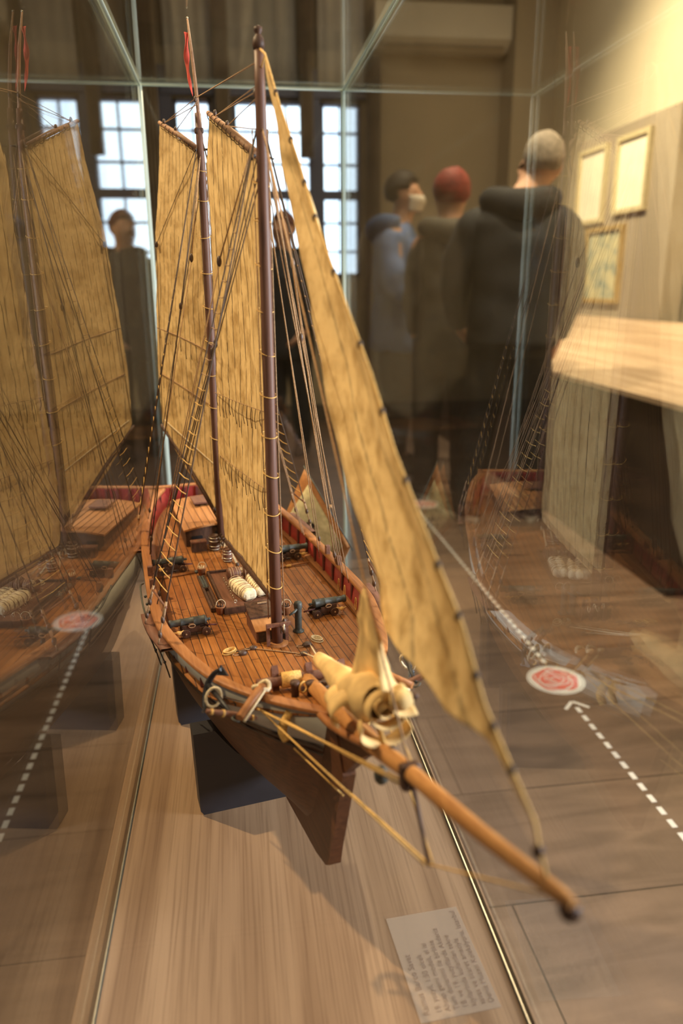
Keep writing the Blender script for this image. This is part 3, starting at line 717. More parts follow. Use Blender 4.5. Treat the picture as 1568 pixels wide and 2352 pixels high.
# ---- ropes
def rope(name, pts, r=.0006, mat='rope', sag=0, n=6):
    pts = [V(p) for p in pts]
    if sag and len(pts) == 2:
        pts = [pts[0].lerp(pts[1], t/10)+V((0, 0, -sag*4*(t/10)*(1-t/10))) for t in range(11)]
    return MB().tube(pts, r, n).build(name, mat, ship)
FT = (0, -.0075, .862); MT = (0, .372, .868)
rope('forestay', [(0, -.012, .868)]+[V(p)+V((0, -.001, .001)) for p in luffj[::-1]]+[(0, -.546, .381), (0, -.556, .366)], .0011, 'ropegold')
rope('jib_halyard', [(.001, -.010, .852), (.0, -.03, .858)], .0008, 'ropegold')
rope('inner_forestay', [(0, -.01, .80), (0, -.30, .425), (0, -.40, .31)], .0009, 'rope')
rope('triatic_stay', [(0, .0, .860), (0, .372, .905)], .0008, 'rope')
for a, b_ in (((0, .372, .905), (-.037, .462, .886)), ((0, .372, .90), (-.0245, .433, .871)), ((0, .372, .896), (-.037, .462, .886)),
              ((0, .0, .84), (0, .238, .856)), ((0, .0, .835), (0, .245, .857)), ((0, .0, .83), (0, .165, .832)), ((0, .002, .80), (0, .165, .832))):
    rope('halyard', [a, b_], .0006, 'rope')
def blk(name, c, r=.0032, mat='block', par=None): return MB().ball(c, r, (.75, .75, 1.35), 10).build(name, mat, par or ship)
for c in ((-.037, .462, .888), (-.0245, .433, .873), (0, .24, .860), (0, .165, .834), (-.003, .001, .832), (-.003, .37, .902)): blk('pulley_block', c)
# bowsprit shrouds and bobstay
rope('bowsprit_shroud', [(-.064, -.178, .258), (-.005, -.395, .312)], .0011, 'ropegold')
rope('bowsprit_shroud', [(.064, -.178, .258), (.005, -.395, .312)], .0011, 'ropegold')
rope('bowsprit_shroud', [(-.0425, -.192, .250), (-.004, -.397, .308)], .0011, 'ropegold')
rope('bobstay', [(-.034, -.196, .219), (-.006, -.262, .205)], .0009, 'ropegold')
rope('bobstay', [(0, -.255, .205), (0, -.426, .266)], .0009, 'ropegold')
rope('bobstay', [(0, -.426, .266), (0, -.562, .362)], .0007, 'ropegold')
rope('guy', [(-.06, -.18, .255), (-.003, -.426, .266)], .0008, 'ropegold')
rope('guy', [(.06, -.18, .255), (.003, -.426, .266)], .0008, 'ropegold')
# shrouds with ratlines
def shroud_set(s, ys, top, spread_z, ymast):
    lines_ = []
    for y in ys:
        foot = V((s*(hb(y)+.011), y, zr(y)-.003)); topv = V(top)+V((s*.004, 0, 0)); lines_.append((foot, topv))
        d = (topv-foot).normalized(); a = foot+d*.012; b_ = foot+d*.030
        sh = rope('shroud', [b_, topv], .0008, 'ropedark')
        MB().ball(a, .0042, (.6, 1, 1.15), 10).build('lower_deadeye', 'block', sh)
        MB().ball(b_, .0042, (.6, 1, 1.15), 10).build('upper_deadeye', 'block', sh)
        f = MB()
        for k in (-1, 0, 1): f.tube([a+V((0, k*.0022, 0)), b_+V((0, k*.0022, 0))], .0005, 5)
        f.tube([foot, a], .0009, 5); f.build('lanyard', 'rope', sh)
        MB().tube([b_+d*.003, b_+d*.022], [.0019, .0014], 8).build('seizing', 'rope', sh)
    bar = []
    for (fo, tp) in lines_:
        d = (tp-fo).normalized(); bar.append(fo+d*spread_z)
    e = (bar[-1]-bar[0]).normalized()*.004
    MB().tube([bar[0]-e, bar[-1]+e], .0013, 8).build('spreader_bar', 'brownbox', ship)
    H0 = spread_z; Ls = (lines_[0][1]-lines_[0][0]).length
    k = 1
    while H0+k*.0165 < Ls*.86:
        t = (H0+k*.0165)
        ps = []
        for (fo, tp) in lines_:
            dd = tp-fo; ps.append(fo+dd.normalized()*(t*dd.length/Ls))
        pts = []
        for a, b_ in zip(ps, ps[1:]):
            pts += [a, a.lerp(b_, .5)+V((0, 0, -.0016))]
        pts.append(ps[-1])
        MB().tube(pts, .00055, 5).build('ratline', 'ropegold' if t < .3 else 'rope', ship)
        k += 1
shroud_set(-1, (-.006, .055), (0, -.003, .80), .046, 0)
shroud_set(1, (-.006, .055), (0, -.003, .80), .046, 0)
shroud_set(-1, (.325, .39), (0, .366, .845), .046, .37)
shroud_set(1, (.325, .39), (0, .366, .845), .046, .37)
# backstays and running lines (mast point -> belaying point)
runs = [((0, -.003, .79), (-.131, .10, zr(.1))), ((0, -.003, .76), (-.1325, .155, zr(.155))), ((0, -.002, .77), (-.130, .17, zr(.17))),
        ((0, .366, .83), (-.121, .30, zr(.30))), ((0, .366, .84), (-.123, .28, zr(.28))), ((0, .366, .80), (-.110, .44, zr(.44))),
        ((0, -.003, .78), (.127, .125, zr(.125)-.006)), ((0, -.003, .80), (.1275, .10, zr(.10)-.006)), ((0, -.003, .82), (.128, .155, zr(.155))),
        ((0, -.003, .83), (.129, .16, zr(.16))), ((0, -.003, .77), (.120, .21, zr(.21)-.01)), ((0, -.003, .76), (.129, .235, zr(.235))), ((0, .366, .83), (.119, .29, zr(.29))),
        ((0, .366, .82), (.119, .30, zr(.30)))]
for k, (a, b_) in enumerate(runs):
    a, b_ = V(a), V(b_); r_ = rope('running_line', [a, b_], .00062, 'rope' if b_.x > 0 else 'ropedark')
    if k in (0, 3, 5, 8, 9, 11): MB().ball(b_.lerp(a, .03), .0032, (.75, .75, 1.4), 10).build('pulley_block', 'block', r_)
    if k in (0, 2, 4, 7, 12): MB().ball(b_.lerp(a, .62), .0036, (.7, .7, 1.5), 10).build('pulley_block', 'block', r_)
for x, y in ((.1215, .10), (.1215, .125), (.1215, .055), (-.12, .30), (.106, .40)):
    c = V((x, y, zd(y)+.013))
    MB().loop([c+V((0, .003*math.cos(a), .009*math.sin(a))) for a in [2*PI*j/14 for j in range(14)]], .0007, 5).build('hanging_coil', 'ropegold', ship)
for z0 in (.60, .55):
    rope('mast_line', [(.0075, -.002, z0+.2), (.0085, -.004, .27)], .0007, 'rope')
    rope('mast_line', [(-.007, .004, z0+.2), (-.0085, .006, .265)], .0006, 'rope')
rope('mast_line', [(.007, .366, .82), (.009, .362, .27)], .0007, 'rope')
rope('mast_line', [(-.006, .362, .80), (-.006, .372, .28)], .0007, 'ropedark')
rope('sheet', [(0, .335, .258), (-.014, .296, .236)], .0007, 'ropepale')
rope('sheet', [(0, .333, .258), (.006, .268, .240)], .0008, 'ropepale')
rope('sheet', [(0, .330, .258), (.004, .268, .240)], .0008, 'ropepale')
blk('pulley_block', (.005, .266, .2385), .0042, 'block')
for top_, bl_, feet in (((0, .366, .835), (-.032, .30, .688), ((-.122, .318), (-.120, .34))), ((0, -.003, .81), (-.0386, .05, .676), ((-.1325, .14), (-.1325, .165))),
                        ((0, -.003, .81), (.0445, .05, .674), ((.1295, .13), (.1295, .15), (.1295, .165)))):
    pn_ = rope('backstay_pendant', [top_, bl_], .0008, 'rope')
    MB().ball(V(bl_), .0040, (.7, .7, 1.5), 10).build('pendant_block', 'block', pn_)
    for k, (x, y) in enumerate(feet):
        rope('backstay_fall', [V(bl_)+V((0, .001*k, -.004)), (x, y, zr(y))], .0005, 'rope')
rope('topping_lift', [(0, .372, .85), (-.0575, .500, .715), (-.066, .53, .43)], .0005, 'ropedark')
blk('pulley_block', (-.0575, .500, .715), .0036)
# junk of blocks and lashings at the boom end and round the mast feet
random.seed(5)
for (cx, cy, cz, n_, sp) in ((0, .332, .262, 9, .012), (.004, -.006, .262, 7, .009), (-.004, .372, .30, 3, .008)):
    for k in range(n_):
        p = V((cx+random.uniform(-sp, sp)*.7, cy+random.uniform(-sp, sp), cz+random.uniform(-sp, sp)*.6))
        if k % 3 == 0: blk('pulley_block', p, .0036)
        else:
            rr = random.uniform(.003, .006); ax = random.uniform(0, PI)
            MB().loop([p+V((rr*.4*math.cos(a)*math.cos(ax), rr*.6*math.cos(a)*math.sin(ax), rr*math.sin(a)-rr)) for a in [2*PI*j/12 for j in range(12)]], .0007, 5).build('rope_loop', ('rope', 'ropedark', 'ropepale')[k % 3], ship)
# pin rail post at the foremast foot
MB().box((.013, .004, .246), (.004, .004, .03)).box((-.012, -.004, .246), (.004, .004, .03)).box((.0, -.009, .262), (.03, .004, .004)).build('pin_rail', 'brownbox', ship)
# ---- deck houses (fixed to the ship)
cab = MB(); y0, y1 = .366, .545; zc0 = zd(.45)-.004; xw = .058
cab.prism([(-xw, zc0), (xw, zc0), (xw, .270), (0, .2765), (-xw, .270)], 'y', y0+.004, y1)
cabin = cab.build('cabin', 'dark', ship)
rf = []
for i in range(9):
    x = -xw-.003+(2*xw+.006)*i/8; rf.append((x, .2745-.0065*(x/xw)**2+.004))
top = rf+[(x, z-.003) for x, z in rf[::-1]]
MB().prism(top, 'y', y0, y1+.004).build('cabin_roof', 'tanbox', cabin)
for i in range(10):
    x = -xw+.006+i*.0115
    MB().box((x, (y0+y1)/2, .2745-.0065*(x/xw)**2+.0043), (.0006, y1-y0, .0006)).build('roof_seam', 'dark', cabin)
MB().box((-.012, .498, .284), (.034, .045, .004), None, .001).build('sliding_hatch', 'brownbox', cabin)
MB().box((.0, .3705, .249), (.022, .002, .03)).build('cabin_door', 'black', cabin)
for x in (-.04, .04): MB().box((x, .3695, .252), (.018, .002, .014)).build('cabin_window', 'black', cabin)
# booby hatch by the foremast
bh = MB(); x0, x1 = -.0235, .0155; b0 = zd(.03)
bh.prism([(.009, b0), (.009, b0+.017), (.066, b0+.027), (.066, b0)], 'x', x0, x1)
booby = bh.build('companion_hatch', 'brownbox', ship)
MB().prism([(.034, b0+.0225), (.068, b0+.0292), (.068, b0+.0318), (.034, b0+.0252)], 'x', x0-.002, x1+.002).build('hatch_lid', 'dark', booby)
MB().box(((x0+x1)/2, .0605, b0+.0315), (.012, .0015, .0015)).build('lid_handle', 'rope', booby)
MB().prism([(.0075, b0+.0165), (.036, b0+.0215), (.036, b0+.0228), (.0075, b0+.0178)], 'x', x0-.001, x1+.001).build('front_board', 'tanbox', booby)
MB().box(((x0+x1)/2, .0085, b0+.009), (.034, .001, .013)).build('front_panel', 'wale', booby)
# main hatch with coaming
hx0, hx1, hy0, hy1 = -.044, .024, .103, .245; hz = zd(.17)
f = MB()
for x in (hx0, hx1): f.box((x, (hy0+hy1)/2, hz+.0045), (.003, hy1-hy0, .011))
for y in (hy0, hy1): f.box(((hx0+hx1)/2, y, hz+.0045), (hx1-hx0+.003, .003, .011))
mh = f.build('hatch_coaming', 'dark', ship)
MB().box(((hx0+hx1)/2, (hy0+hy1)/2, hz+.004), (hx1-hx0, hy1-hy0, .005)).build('hatch_cover', 'brownbox', mh)
for k in range(6): MB().loop([(hx0+.017+.0016*math.cos(a), .12+k*.017, hz+.0105+.0022*math.sin(a)) for a in [2*PI*j/10 for j in range(10)]], .0005, 5).build('ring_bolt', 'steel', mh)
# windlass
wl = MB().tube([(-.053, -.1225, .2525), (-.03, -.124, .2535), (.025, -.1275, .2535), (.045, -.129, .2525)], [.0056, .0056, .0062, .0056], 12).build('windlass_barrel', 'brownbox', ship)
MB().tube([(-.027, -.1242, .2535), (-.006, -.1256, .2535)], [.0085, .0085], 16).build('wound_rope', 'ropegold', wl)
for x, y in ((-.0325, -.1175), (.003, -.1225), (.038, -.127)):
    p = MB().prism([(y-.006, .236), (y+.006, .236), (y+.004, .262), (y-.001, .269), (y-.006, .262)], 'x', x-.0035, x+.0035).build('windlass_post', 'brownbox', wl)
for x, y in ((-.019, -.150), (-.004, -.156), (.012, -.158)):
    MB().lathe([(.0042, -.004), (.0042, .010), (.0054, .012), (.005, .0145), (.0, .0155)], T(x, y, .250), 12).build('bitt', 'dark', ship)
MB().loop([(-.011+.0045*math.cos(a), -.153+.002*math.cos(a), .258+.006*math.sin(a)) for a in [2*PI*j/14 for j in range(14)]], .0011, 6).build('rope_loop', 'ropegold', ship)
MB().loop([(.006+.006*math.cos(a), -.165+.006*math.sin(a), .264) for a in [2*PI*j/14 for j in range(14)]], .0013, 6).build('rope_loop', 'ropedark', ship)
# catheads (beams over the rail) with lashings, both bows
for s in (-1, 1):
    c = MB().tube([(s*.050, -.158, .268), (s*.0585, -.168, .275), (s*.087, -.204, .2685)], [.0042, .0044, .0038], 8).build('cathead', 'rail', ship)
    MB().loop([(s*.057+.008*math.cos(a), -.165+.005*math.sin(a), .2745+.003*math.sin(2*a)) for a in [2*PI*j/16 for j in range(16)]], .0022, 6).build('rope_lashing', 'ropepale', c)
    MB().tube([(s*.055, -.171, .273), (s*.083, -.2065, .2655)], .0013, 6).build('cathead_fall', 'ropepale', c)
    MB().tube([(s*.036, -.190, .256), (s*.044, -.192, .240), (s*.041, -.195, .229)], [.004, .0048, .004], 10, True, 4).build('rope_fender', 'ropegold', ship)
# pivot guns' posts, timber heads along the rail
for y in (.20, .153): 
    for s in (-1, 1): MB().box((s*(hb(y)-.008), y, zr(y)+.006), (.007, .007, .016), None, .001).build('timber_head', 'brownbox', ship)
MB().tube([(-.142, .165, zr(.16)+.004), (-.147, .15, zr(.16)+.006), (-.148, .11, zr(.1)-.002), (-.147, .07, zr(.1)-.002)], .0012, 6, True, 4).build('side_rail', 'iron', ship)
for y in (.135, .11, .085): MB().ball((-.1425, y, zr(y)-.002), .002).build('rail_bolt', 'iron', ship)
# furled staysail on the bowsprit foot, with hanging corner
f = MB()
path = [(.004, -.158, .291), (.004, -.185, .2965), (.003, -.215, .303), (.002, -.25, .310), (.0, -.285, .320), (0, -.312, .333), (.003, -.33, .338)]
rad = [.0055, .0085, .0105, .013, .0165, .0185, .0145]
pts = [V(p) for p in path]; rows = []
for i in range(49):
    t = i/48*(len(pts)-1); k = min(int(t), len(pts)-2); fr = t-k; c = pts[k].lerp(pts[k+1], fr); r_ = rad[k]*(1-fr)+rad[k+1]*fr
    d = (pts[min(k+1, 6)]-pts[k]).normalized(); u_ = V((1, 0, 0)); v_ = d.cross(u_).normalized()
    rows.append([c+(u_*math.cos(a)+v_*math.sin(a))*r_*(1+.07*math.sin(2*a+i*.3)+.10*noise.noise(V((math.cos(a)*1.5, math.sin(a)*1.5, i*.16)))) for a in [2*PI*j/28 for j in range(28)]])
rows.insert(0, [pts[0]+V((0, .002, 0))]*28)
f.grid(rows, closed=True)
# spiral roll end
sp_rows = []
for i in range(60):
    a = i/59*4.6*PI; rr = .003+.0175*(i/59); c = V((.002, -.332, .338))
    sp_rows.append([c+V((rr*math.cos(a), 0, rr*math.sin(a))), c+V((rr*.94*math.cos(a), -.010-.004*math.sin(a*.7), rr*.94*math.sin(a)))])
f.grid(sp_rows)
fur = f.build('furled_staysail', 'furl', ship, solid=.0007)
# loose folds
for (cx, cy, cz, a0, rr, ln) in ((-.012, -.30, .317, .4, .017, .02), (.016, -.345, .345, 1.6, .012, .02), (.002, -.335, .318, 2.7, .018, .016), (-.008, -.27, .308, .2, .014, .02)):
    rows = []
    for i in range(18):
        a = a0+i/17*3.6; rows.append([V((cx+rr*math.cos(a)*(1+.2*k), cy-ln*(k-.5), cz+rr*.8*math.sin(a)*(1-.1*k)+.004*math.sin(3*k))) for k in (0, .33, .66, 1)])
    MB().grid(rows).build('sail_fold', 'furl', fur, solid=.0008)
rows = []
ap = V((0, -.2975, .4205)); bl = [V((0.0, -.258, .318)), V((0.012, -.30, .328)), V((.008, -.345, .345)), V((0, -.352, .353))]
for i in range(20):
    t = (i/19); row = []
    for j in range(10):
        u = j/9*3; k = min(int(u), 2); b_ = bl[k].lerp(bl[k+1], u-k); p = ap.lerp(b_, t**.85)
        p.x += .006*math.sin(j*.9+3*t)*t+noise.noise(p*60)*.003; row.append(p+V((0, (.003-.0007*j)*(1-t), 0)))
    rows.append(row)
MB().grid(rows).build('sail_corner', 'furl', fur, solid=.0007)
MB().tube([(.002, -.352, .352), (.009, -.356, .3535), (.0155, -.357, .3545)], [.008, .0085, .005], 12, True, 3).build('sail_bundle', 'furl', fur)
MB().ball((.0185, -.357, .355), .003).build('toggle', 'dark', fur)
rope('tack_line', [(0, -.33, .318), (.002, -.345, .300), (.0, -.37, .306), (0, -.40, .322)], .0024, 'ropegold', 0, 8)
rope('tack_line', [(.004, -.158, .290), (.022, -.035, .234)], .0008, 'ropepale')
rope('tack_line', [(.004, -.158, .290), (.036, -.018, .234)], .0008, 'ropepale')
rope('deck_line', [(-.031, -.006, .2345), (.022, -.04, .2345)], .0009, 'rope')
rope('deck_line', [(-.059, -.005, .2335), (-.031, -.0055, .2345)], .0007, 'ropedark')
# cream flag with a brown border beyond the starboard-side rail
P0, P1, P2, P3 = V((.1722, .4612, .3348)), V((.2367, .3977, .1982)), V((.223, .4245, .1422)), V((.1343, .5337, .1896))
fl = thing('x', None, None); bpy.data.objects.remove(fl)
def quad(a, b_, c, d, n_=6): return [[a.lerp(b_, j/n_).lerp(d.lerp(c, j/n_), i/n_) for j in range(n_+1)] for i in range(n_+1)]
flag = MB().grid(quad(P0, P1, P2, P3)).build('bordered_flag', 'tanbox', ship, solid=.0016)
M['cream'] = plain('quilted_cream', (.52, .46, .27), .8, 0, .25, 90, .4, .001)
I = [V((.1775, .4589, .3048)), V((.227, .4107, .1968)), V((.2148, .4326, .1594)), V((.142, .5215, .2083))]
nrm = (P1-P0).cross(P3-P0).normalized(); nrm = nrm if nrm.y < 0 else -nrm
MB().grid(quad(*[p+nrm*.0014 for p in I])).build('cream_field', 'cream', flag, solid=.0006)
cc = V((.1834, .4647, .2185))+nrm*.0022; ux = (P1-P0).normalized(); uy = nrm.cross(ux)
f = MB()
for k in range(4):
    a = k*PI/2+.3; d = ux*math.cos(a)+uy*math.sin(a); e = nrm.cross(d)
    vs = [f.b.verts.new(p) for p in (cc-e*.0022, cc+d*.013-e*.005, cc+d*.013+e*.005, cc+e*.0022)]; f.b.faces.new(vs)
f.build('black_cross', 'black', flag, solid=.0008)
MB().tube([P0-(P1-P0)*.03, P1+(P1-P0)*.05], .0012, 8).build('flag_rod', 'iron', flag)
MB().ball(P0.lerp(P1, .52)+V((.004, 0, .004)), .0035).build('tassel', 'rope', flag)

# ================================================================ LOOSE THINGS ON DECK (each its own object)
def on_deck(name, label, cat, x, y, z=None, rz=0, group=None):
    z = zd(y)+.0015 if z is None else z
    p = SM @ V((x, y, z)); return thing(name, label, cat, p, SA+rz, group)
def put(o, x, y, z=None, rz=0):
    z = zd(y)+.0015 if z is None else z
    o.location = SM @ V((x, y, z)); o.rotation_euler = (0, 0, SA+rz)
CG = 'small cannons on deck carriages'
def make_cannon(label):
    c = on_deck('cannon', label, 'cannon', 0, .06, None, 0, CG)     # muzzle along +x, origin under the carriage
    prof = [(.0, -.0245), (.0016, -.0243), (.002, -.022), (.0012, -.0205), (.0028, -.0195), (.0058, -.018), (.0062, -.0165), (.0056, -.0155), (.0054, -.004), (.0057, -.0035), (.0057, -.0025), (.0051, -.002), (.0047, .012), (.0051, .0125), (.0051, .0135), (.0044, .014), (.0040, .0225), (.0049, .0245), (.0049, .027), (.0034, .0275), (.0026, .0272), (.0022, .022), (0, .022)]
    MB().lathe(prof, T(0, 0, .0175) @ RY(PI/2), 20).build('barrel', 'iron', c)
    step = [(-.022, .004), (-.022, .008), (-.016, .008), (-.016, .0105), (-.010, .0105), (-.010, .013), (-.003, .013), (-.003, .0175), (.003, .0175), (.004, .0155), (.012, .0155), (.012, .004), (.007, .004), (.005, .006), (-.012, .006), (-.014, .004)]
    for s in (-1, 1): MB().prism(step, 'y', s*.0062-.0013, s*.0062+.0013).build('carriage_cheek', 'dark', c)
    MB().box((-.004, 0, .0055), (.03, .0115, .0022)).build('carriage_bed', 'dark', c)
    for x in (-.017, .008):
        for s in (-1, 1):
            wh = MB().lathe([(.0052, -.0014), (.0056, -.0008), (.0056, .0008), (.0052, .0014)], T(x, s*.0095, .0056) @ RX(PI/2), 18).build('wheel', 'dark', c)
            MB().ball((x, s*.0114, .0056), .0012).build('axle_pin', 'rope', wh)
    MB().tube([(-.016, 0, .010), (-.032, 0, .0085)], .0011, 8).build('quoin_handle', 'darkred', c)
    for s in (-1, 1):
        MB().tube([(.010, s*.0085, .010), (.018, s*.012, .009), (.0235, s*.011, .010)], .0010, 6).ball((.017, s*.012, .0092), .0026, (1.4, 1, 1)).build('gun_tackle', 'ropegold', c)
        MB().loop([(.0+.004*math.cos(a), s*.0082, .0145+.0022*math.sin(a)) for a in [2*PI*j/12 for j in range(12)]], .0007, 5).build('tackle_ring', 'rope', c)
    return c
c0 = make_cannon('dark iron cannon on wheeled carriage at left rail beside the foremast')
put(c0, -.0945, .062, None, PI)
for lab_, x, y, rz in (('dark iron cannon on wheeled carriage at left rail nearer the cabin', -.094, .277, PI),
                       ('dark iron cannon at right rail behind the green pump post', .083, .063, .08),
                       ('dark iron cannon at right rail farther aft, half hidden by the foremast', .092, .272, .05)):
    c = copy_tree(c0); put(c, x, y, None, rz); c['label'] = lab_
# pump post
p = on_deck('hand_pump', 'grey-green upright hand pump standing on deck between foremast and right cannon', 'pump', .0335, .0235)
MB().lathe([(.0072, 0), (.0072, .002), (.0052, .003), (.0044, .005), (.0044, .031), (.0052, .0325), (.0054, .038), (.0045, .0405), (.0, .0415)], None, 16).build('pump_body', 'iron', p)
MB().tube([(0, 0, .034), (-.006, -.006, .031), (-.014, -.010, .029)], [.002, .0018, .0012], 8).build('spout', 'iron', p)
# barrels
BG = 'small barrels on the deck'
def barrel_bm(h, r, horizontal=False):
    pr = [(0, 0), (r*.82, 0), (r*.86, h*.05), (r*.97, h*.3), (r, h*.5), (r*.97, h*.7), (r*.86, h*.95), (r*.84, h), (r*.74, h), (r*.72, h*.93), (0, h*.93)]
    m4 = T(-h/2, 0, r) @ RY(PI/2) if horizontal else None
    return pr, m4
def make_barrel(label, x, y, h, r, hor=False, z=None, rz=0, mat='dark'):
    b = on_deck('barrel', label, 'barrel', x, y, z, rz, BG); pr, m4 = barrel_bm(h, r, hor)
    MB().lathe(pr, m4, 18).build('staves', mat, b)
    for hz_ in (.14, .34, .66, .86):
        rr = r*(1-.15*((hz_-.5)/.5)**2)*1.02
        MB().lathe([(rr, h*hz_-.0006), (rr*1.03, h*hz_), (rr, h*hz_+.0006)], m4, 18).build('hoop', 'rope' if hor else 'steel', b)
    return b
make_barrel('upright open barrel standing on deck under the boom end', -.0055, .289, .022, .0078, mat='brownbox')
make_barrel('dark closed barrel standing against the front of the cabin', -.0165, .343, .026, .0088)
make_barrel('fat cask lying on the hatch behind the left white bale', -.012, .207, .018, .010, True, hz+.0065, .1, 'brownbox')
make_barrel('fat cask lying on the hatch touching the boom, behind the right white bale', .012, .212, .018, .010, True, hz+.0065, -.1, 'brownbox')
# chest
ch = on_deck('sea_chest', 'small dark wooden chest standing against the cabin front', 'chest', -.041, .348)
MB().box((0, 0, .0075), (.024, .013, .015), None, .0008).build('chest_body', 'dark', ch)
MB().box((0, 0, .0165), (.0255, .0145, .003), None, .001).build('chest_lid', 'brownbox', ch)
MB().box((0, -.003, .0188), (.006, .001, .0012)).build('latch', 'steel', ch)
# bales
def bale(label, x, y, rz):
    t = on_deck('cloth_bale', label, 'bale', x, y, hz+.0065, rz, 'white cloth bales on the hatch')
    f = MB().box((0, 0, .009), (.024, .058, .018), None, .006)
    bmesh.ops.subdivide_edges(f.b, edges=f.b.edges[:], cuts=2, use_grid_fill=True)
    for v in f.b.verts: 
        q = 1-.12*abs(math.sin(v.co.y*330)); v.co = V((v.co.x*q, v.co.y, v.co.z*q))+V((1, 1, 1))*noise.noise(v.co*170)*.0012
    for fc in f.b.faces: fc.smooth = True
    f.build('bale_body', 'bale', t, sub=1)
    for k in range(7):
        yy = -.024+k*.008+random.uniform(-.001, .001)
        MB().loop([(.0118*math.cos(a), yy+.002*math.sin(a+k), .009+.0092*math.sin(a)) for a in [2*PI*j/18 for j in range(18)]], .0005, 5).build('binding_cord', 'rope', t)
    return t
bale('white roped cloth bale on the hatch, the left one', -.011, .150, .18)
bale('white roped cloth bale on the hatch, the right one by the sail foot', .0125, .158, .05)
# rope coil on hatch
cl = on_deck('rope_coil', 'coil of pale rope lying on the hatch behind the casks', 'rope coil', -.002, .232, hz+.0068)
f = MB()
for k in range(4): f.loop([((.012+k*.0014)*math.cos(a), (.008+k*.001)*math.sin(a), .0012+.0012*(k % 3)) for a in [2*PI*j/22 for j in range(22)]], .0008, 5)
f.build('coil_turns', 'ropepale', cl)
# shot rack with cannonballs
rk = on_deck('shot_rack', 'long wooden shot rack lying on deck beside the hatch', 'rack', -.0555, .178)
MB().box((-.004, 0, .0028), (.003, .125, .005)).box((.0045, 0, .0028), (.003, .125, .005)).box((0, -.062, .0028), (.008, .002, .005)).box((0, .012, .0028), (.008, .002, .005)).box((0, 0, .0006), (.008, .125, .001)).build('rack_frame', 'dark', rk)
ball0 = None
for k in range(9):
    for s in (-1, 1):
        pos = SM @ V((-.0555+.0002+s*.0019, .193+k*.0052, zd(.2)+.0055))
        if ball0 is None:
            ball0 = MB().ball((0, 0, 0), .0025, (1, 1, 1), 10).build('cannonball', 'iron'); b = ball0
            tag(b, 'dark iron cannonball lying in the shot rack beside the hatch', 'cannonball', 'cannonballs in the shot rack')
        else:
            b = ball0.copy(); COL.objects.link(b)
        b.location = pos
# buckets
def bucket(label, x, y, fill=True, z=None):
    t = on_deck('bucket', label, 'bucket', x, y, z, 0, 'small wooden buckets')
    MB().lathe([(0, 0), (.0048, 0), (.0062, .0105), (.0066, .0108), (.0066, .012), (.0056, .012), (.0048, .004), (0, .004)], None, 16).build('bucket_body', 'terra', t)
    MB().tube([(.0062, 0, .0105), (.0068, 0, .016), (.003, .002, .0195), (-.003, .002, .018), (-.0062, 0, .0105)], .0005, 5, True, 4).build('bail_handle', 'ropepale', t)
    if fill:
        f = MB()
        for k in range(7): f.tube([(.0028*math.cos(k), .0028*math.sin(k), .006), (.0038*math.cos(k+.4), .0038*math.sin(k+.4), .0145)], .0008, 5)
        f.build('bucket_contents', 'ropepale' if y > .2 else 'dark', t)
bucket('terracotta-brown bucket at the near end of the shot rack', -.050, .108)
bucket('terracotta-brown bucket with pale rope at the far end of the shot rack', -.052, .250)
bucket('small bucket hanging beside the foremast on its right', .0285, .066, True, zd(.06)+.008)
# rammers (poles lying beside the aft gun)
for k, lb in enumerate(('brown gun rammer pole lying on deck beside the aft left cannon, nearer the bow', 'brown gun rammer pole lying beside the aft left cannon, nearer the stern')):
    p = SM @ V((-.088, .256+k*.0045, zd(.25)+.003))
    t = thing('rammer', lb, 'rammer', p, SA+.09, 'gun rammers lying on deck')
    MB().tube([(-.032, 0, 0), (.03, 0, .0005)], .0012, 8).build('pole', 'rail', t); MB().tube([(.027, 0, .0005), (.033, 0, .0005)], .0019, 8).build('rammer_head', 'iron', t)
p = SM @ V((.0795, .238, zd(.25)+.003)); t = thing('rammer', 'brown gun rammer pole lying on deck before the aft right cannon', 'rammer', p, SA+.12, 'gun rammers lying on deck')
MB().tube([(-.028, 0, 0), (.034, 0, .0005)], .0014, 8).build('pole', 'rail', t); MB().tube([(-.005, 0, 0), (.003, 0, 0)], .0024, 8).build('rope_binding', 'ropegold', t)
# blocks and small coils lying on the deck
def deck_block(label, x, y, r=.004):
    t = on_deck('pulley_block', label, 'pulley block', x, y, zd(y)+.0035, 0, 'loose pulley blocks on the foredeck')
    MB().ball((0, 0, 0), r, (1.3, .9, .9), 12).build('shell', 'block', t)
    MB().loop([(-r*1.6+r*1.0*math.cos(a), r*.5*math.sin(a), .0) for a in [2*PI*j/12 for j in range(12)]], .0006, 5).build('strop', 'rope', t)
deck_block('dark pulley block on the foredeck left of the foremast', -.046, -.014, .0045)
deck_block('dark pulley block on the foredeck at the foot of the foremast', -.031, -.005)
deck_block('dark pulley block on the foredeck right of the foremast below the furled sail', .022, -.040)
deck_block('dark pulley block with pale ropes on the foredeck right of the foremast', .032, -.019, .005)
def deck_coil(label, x, y, r, mat):
    t = on_deck('rope_coil', label, 'rope coil', x, y, None, random.uniform(0, 3), 'small rope coils on the foredeck')
    f = MB()
    for k in range(4): f.loop([((r+k*.0009)*math.cos(a), (r*.55+k*.0006)*math.sin(a), .0012+.0013*(k % 3)) for a in [2*PI*j/18 for j in range(18)]], .0009, 5)
    f.build('coil_turns', mat, t)
deck_coil('golden rope coil on the foredeck left of the foremast', -.0595, -.004, .0065, 'ropegold')
deck_coil('pale rope coil standing on the foredeck near the right cannon', .048, -.008, .0062, 'ropepale')
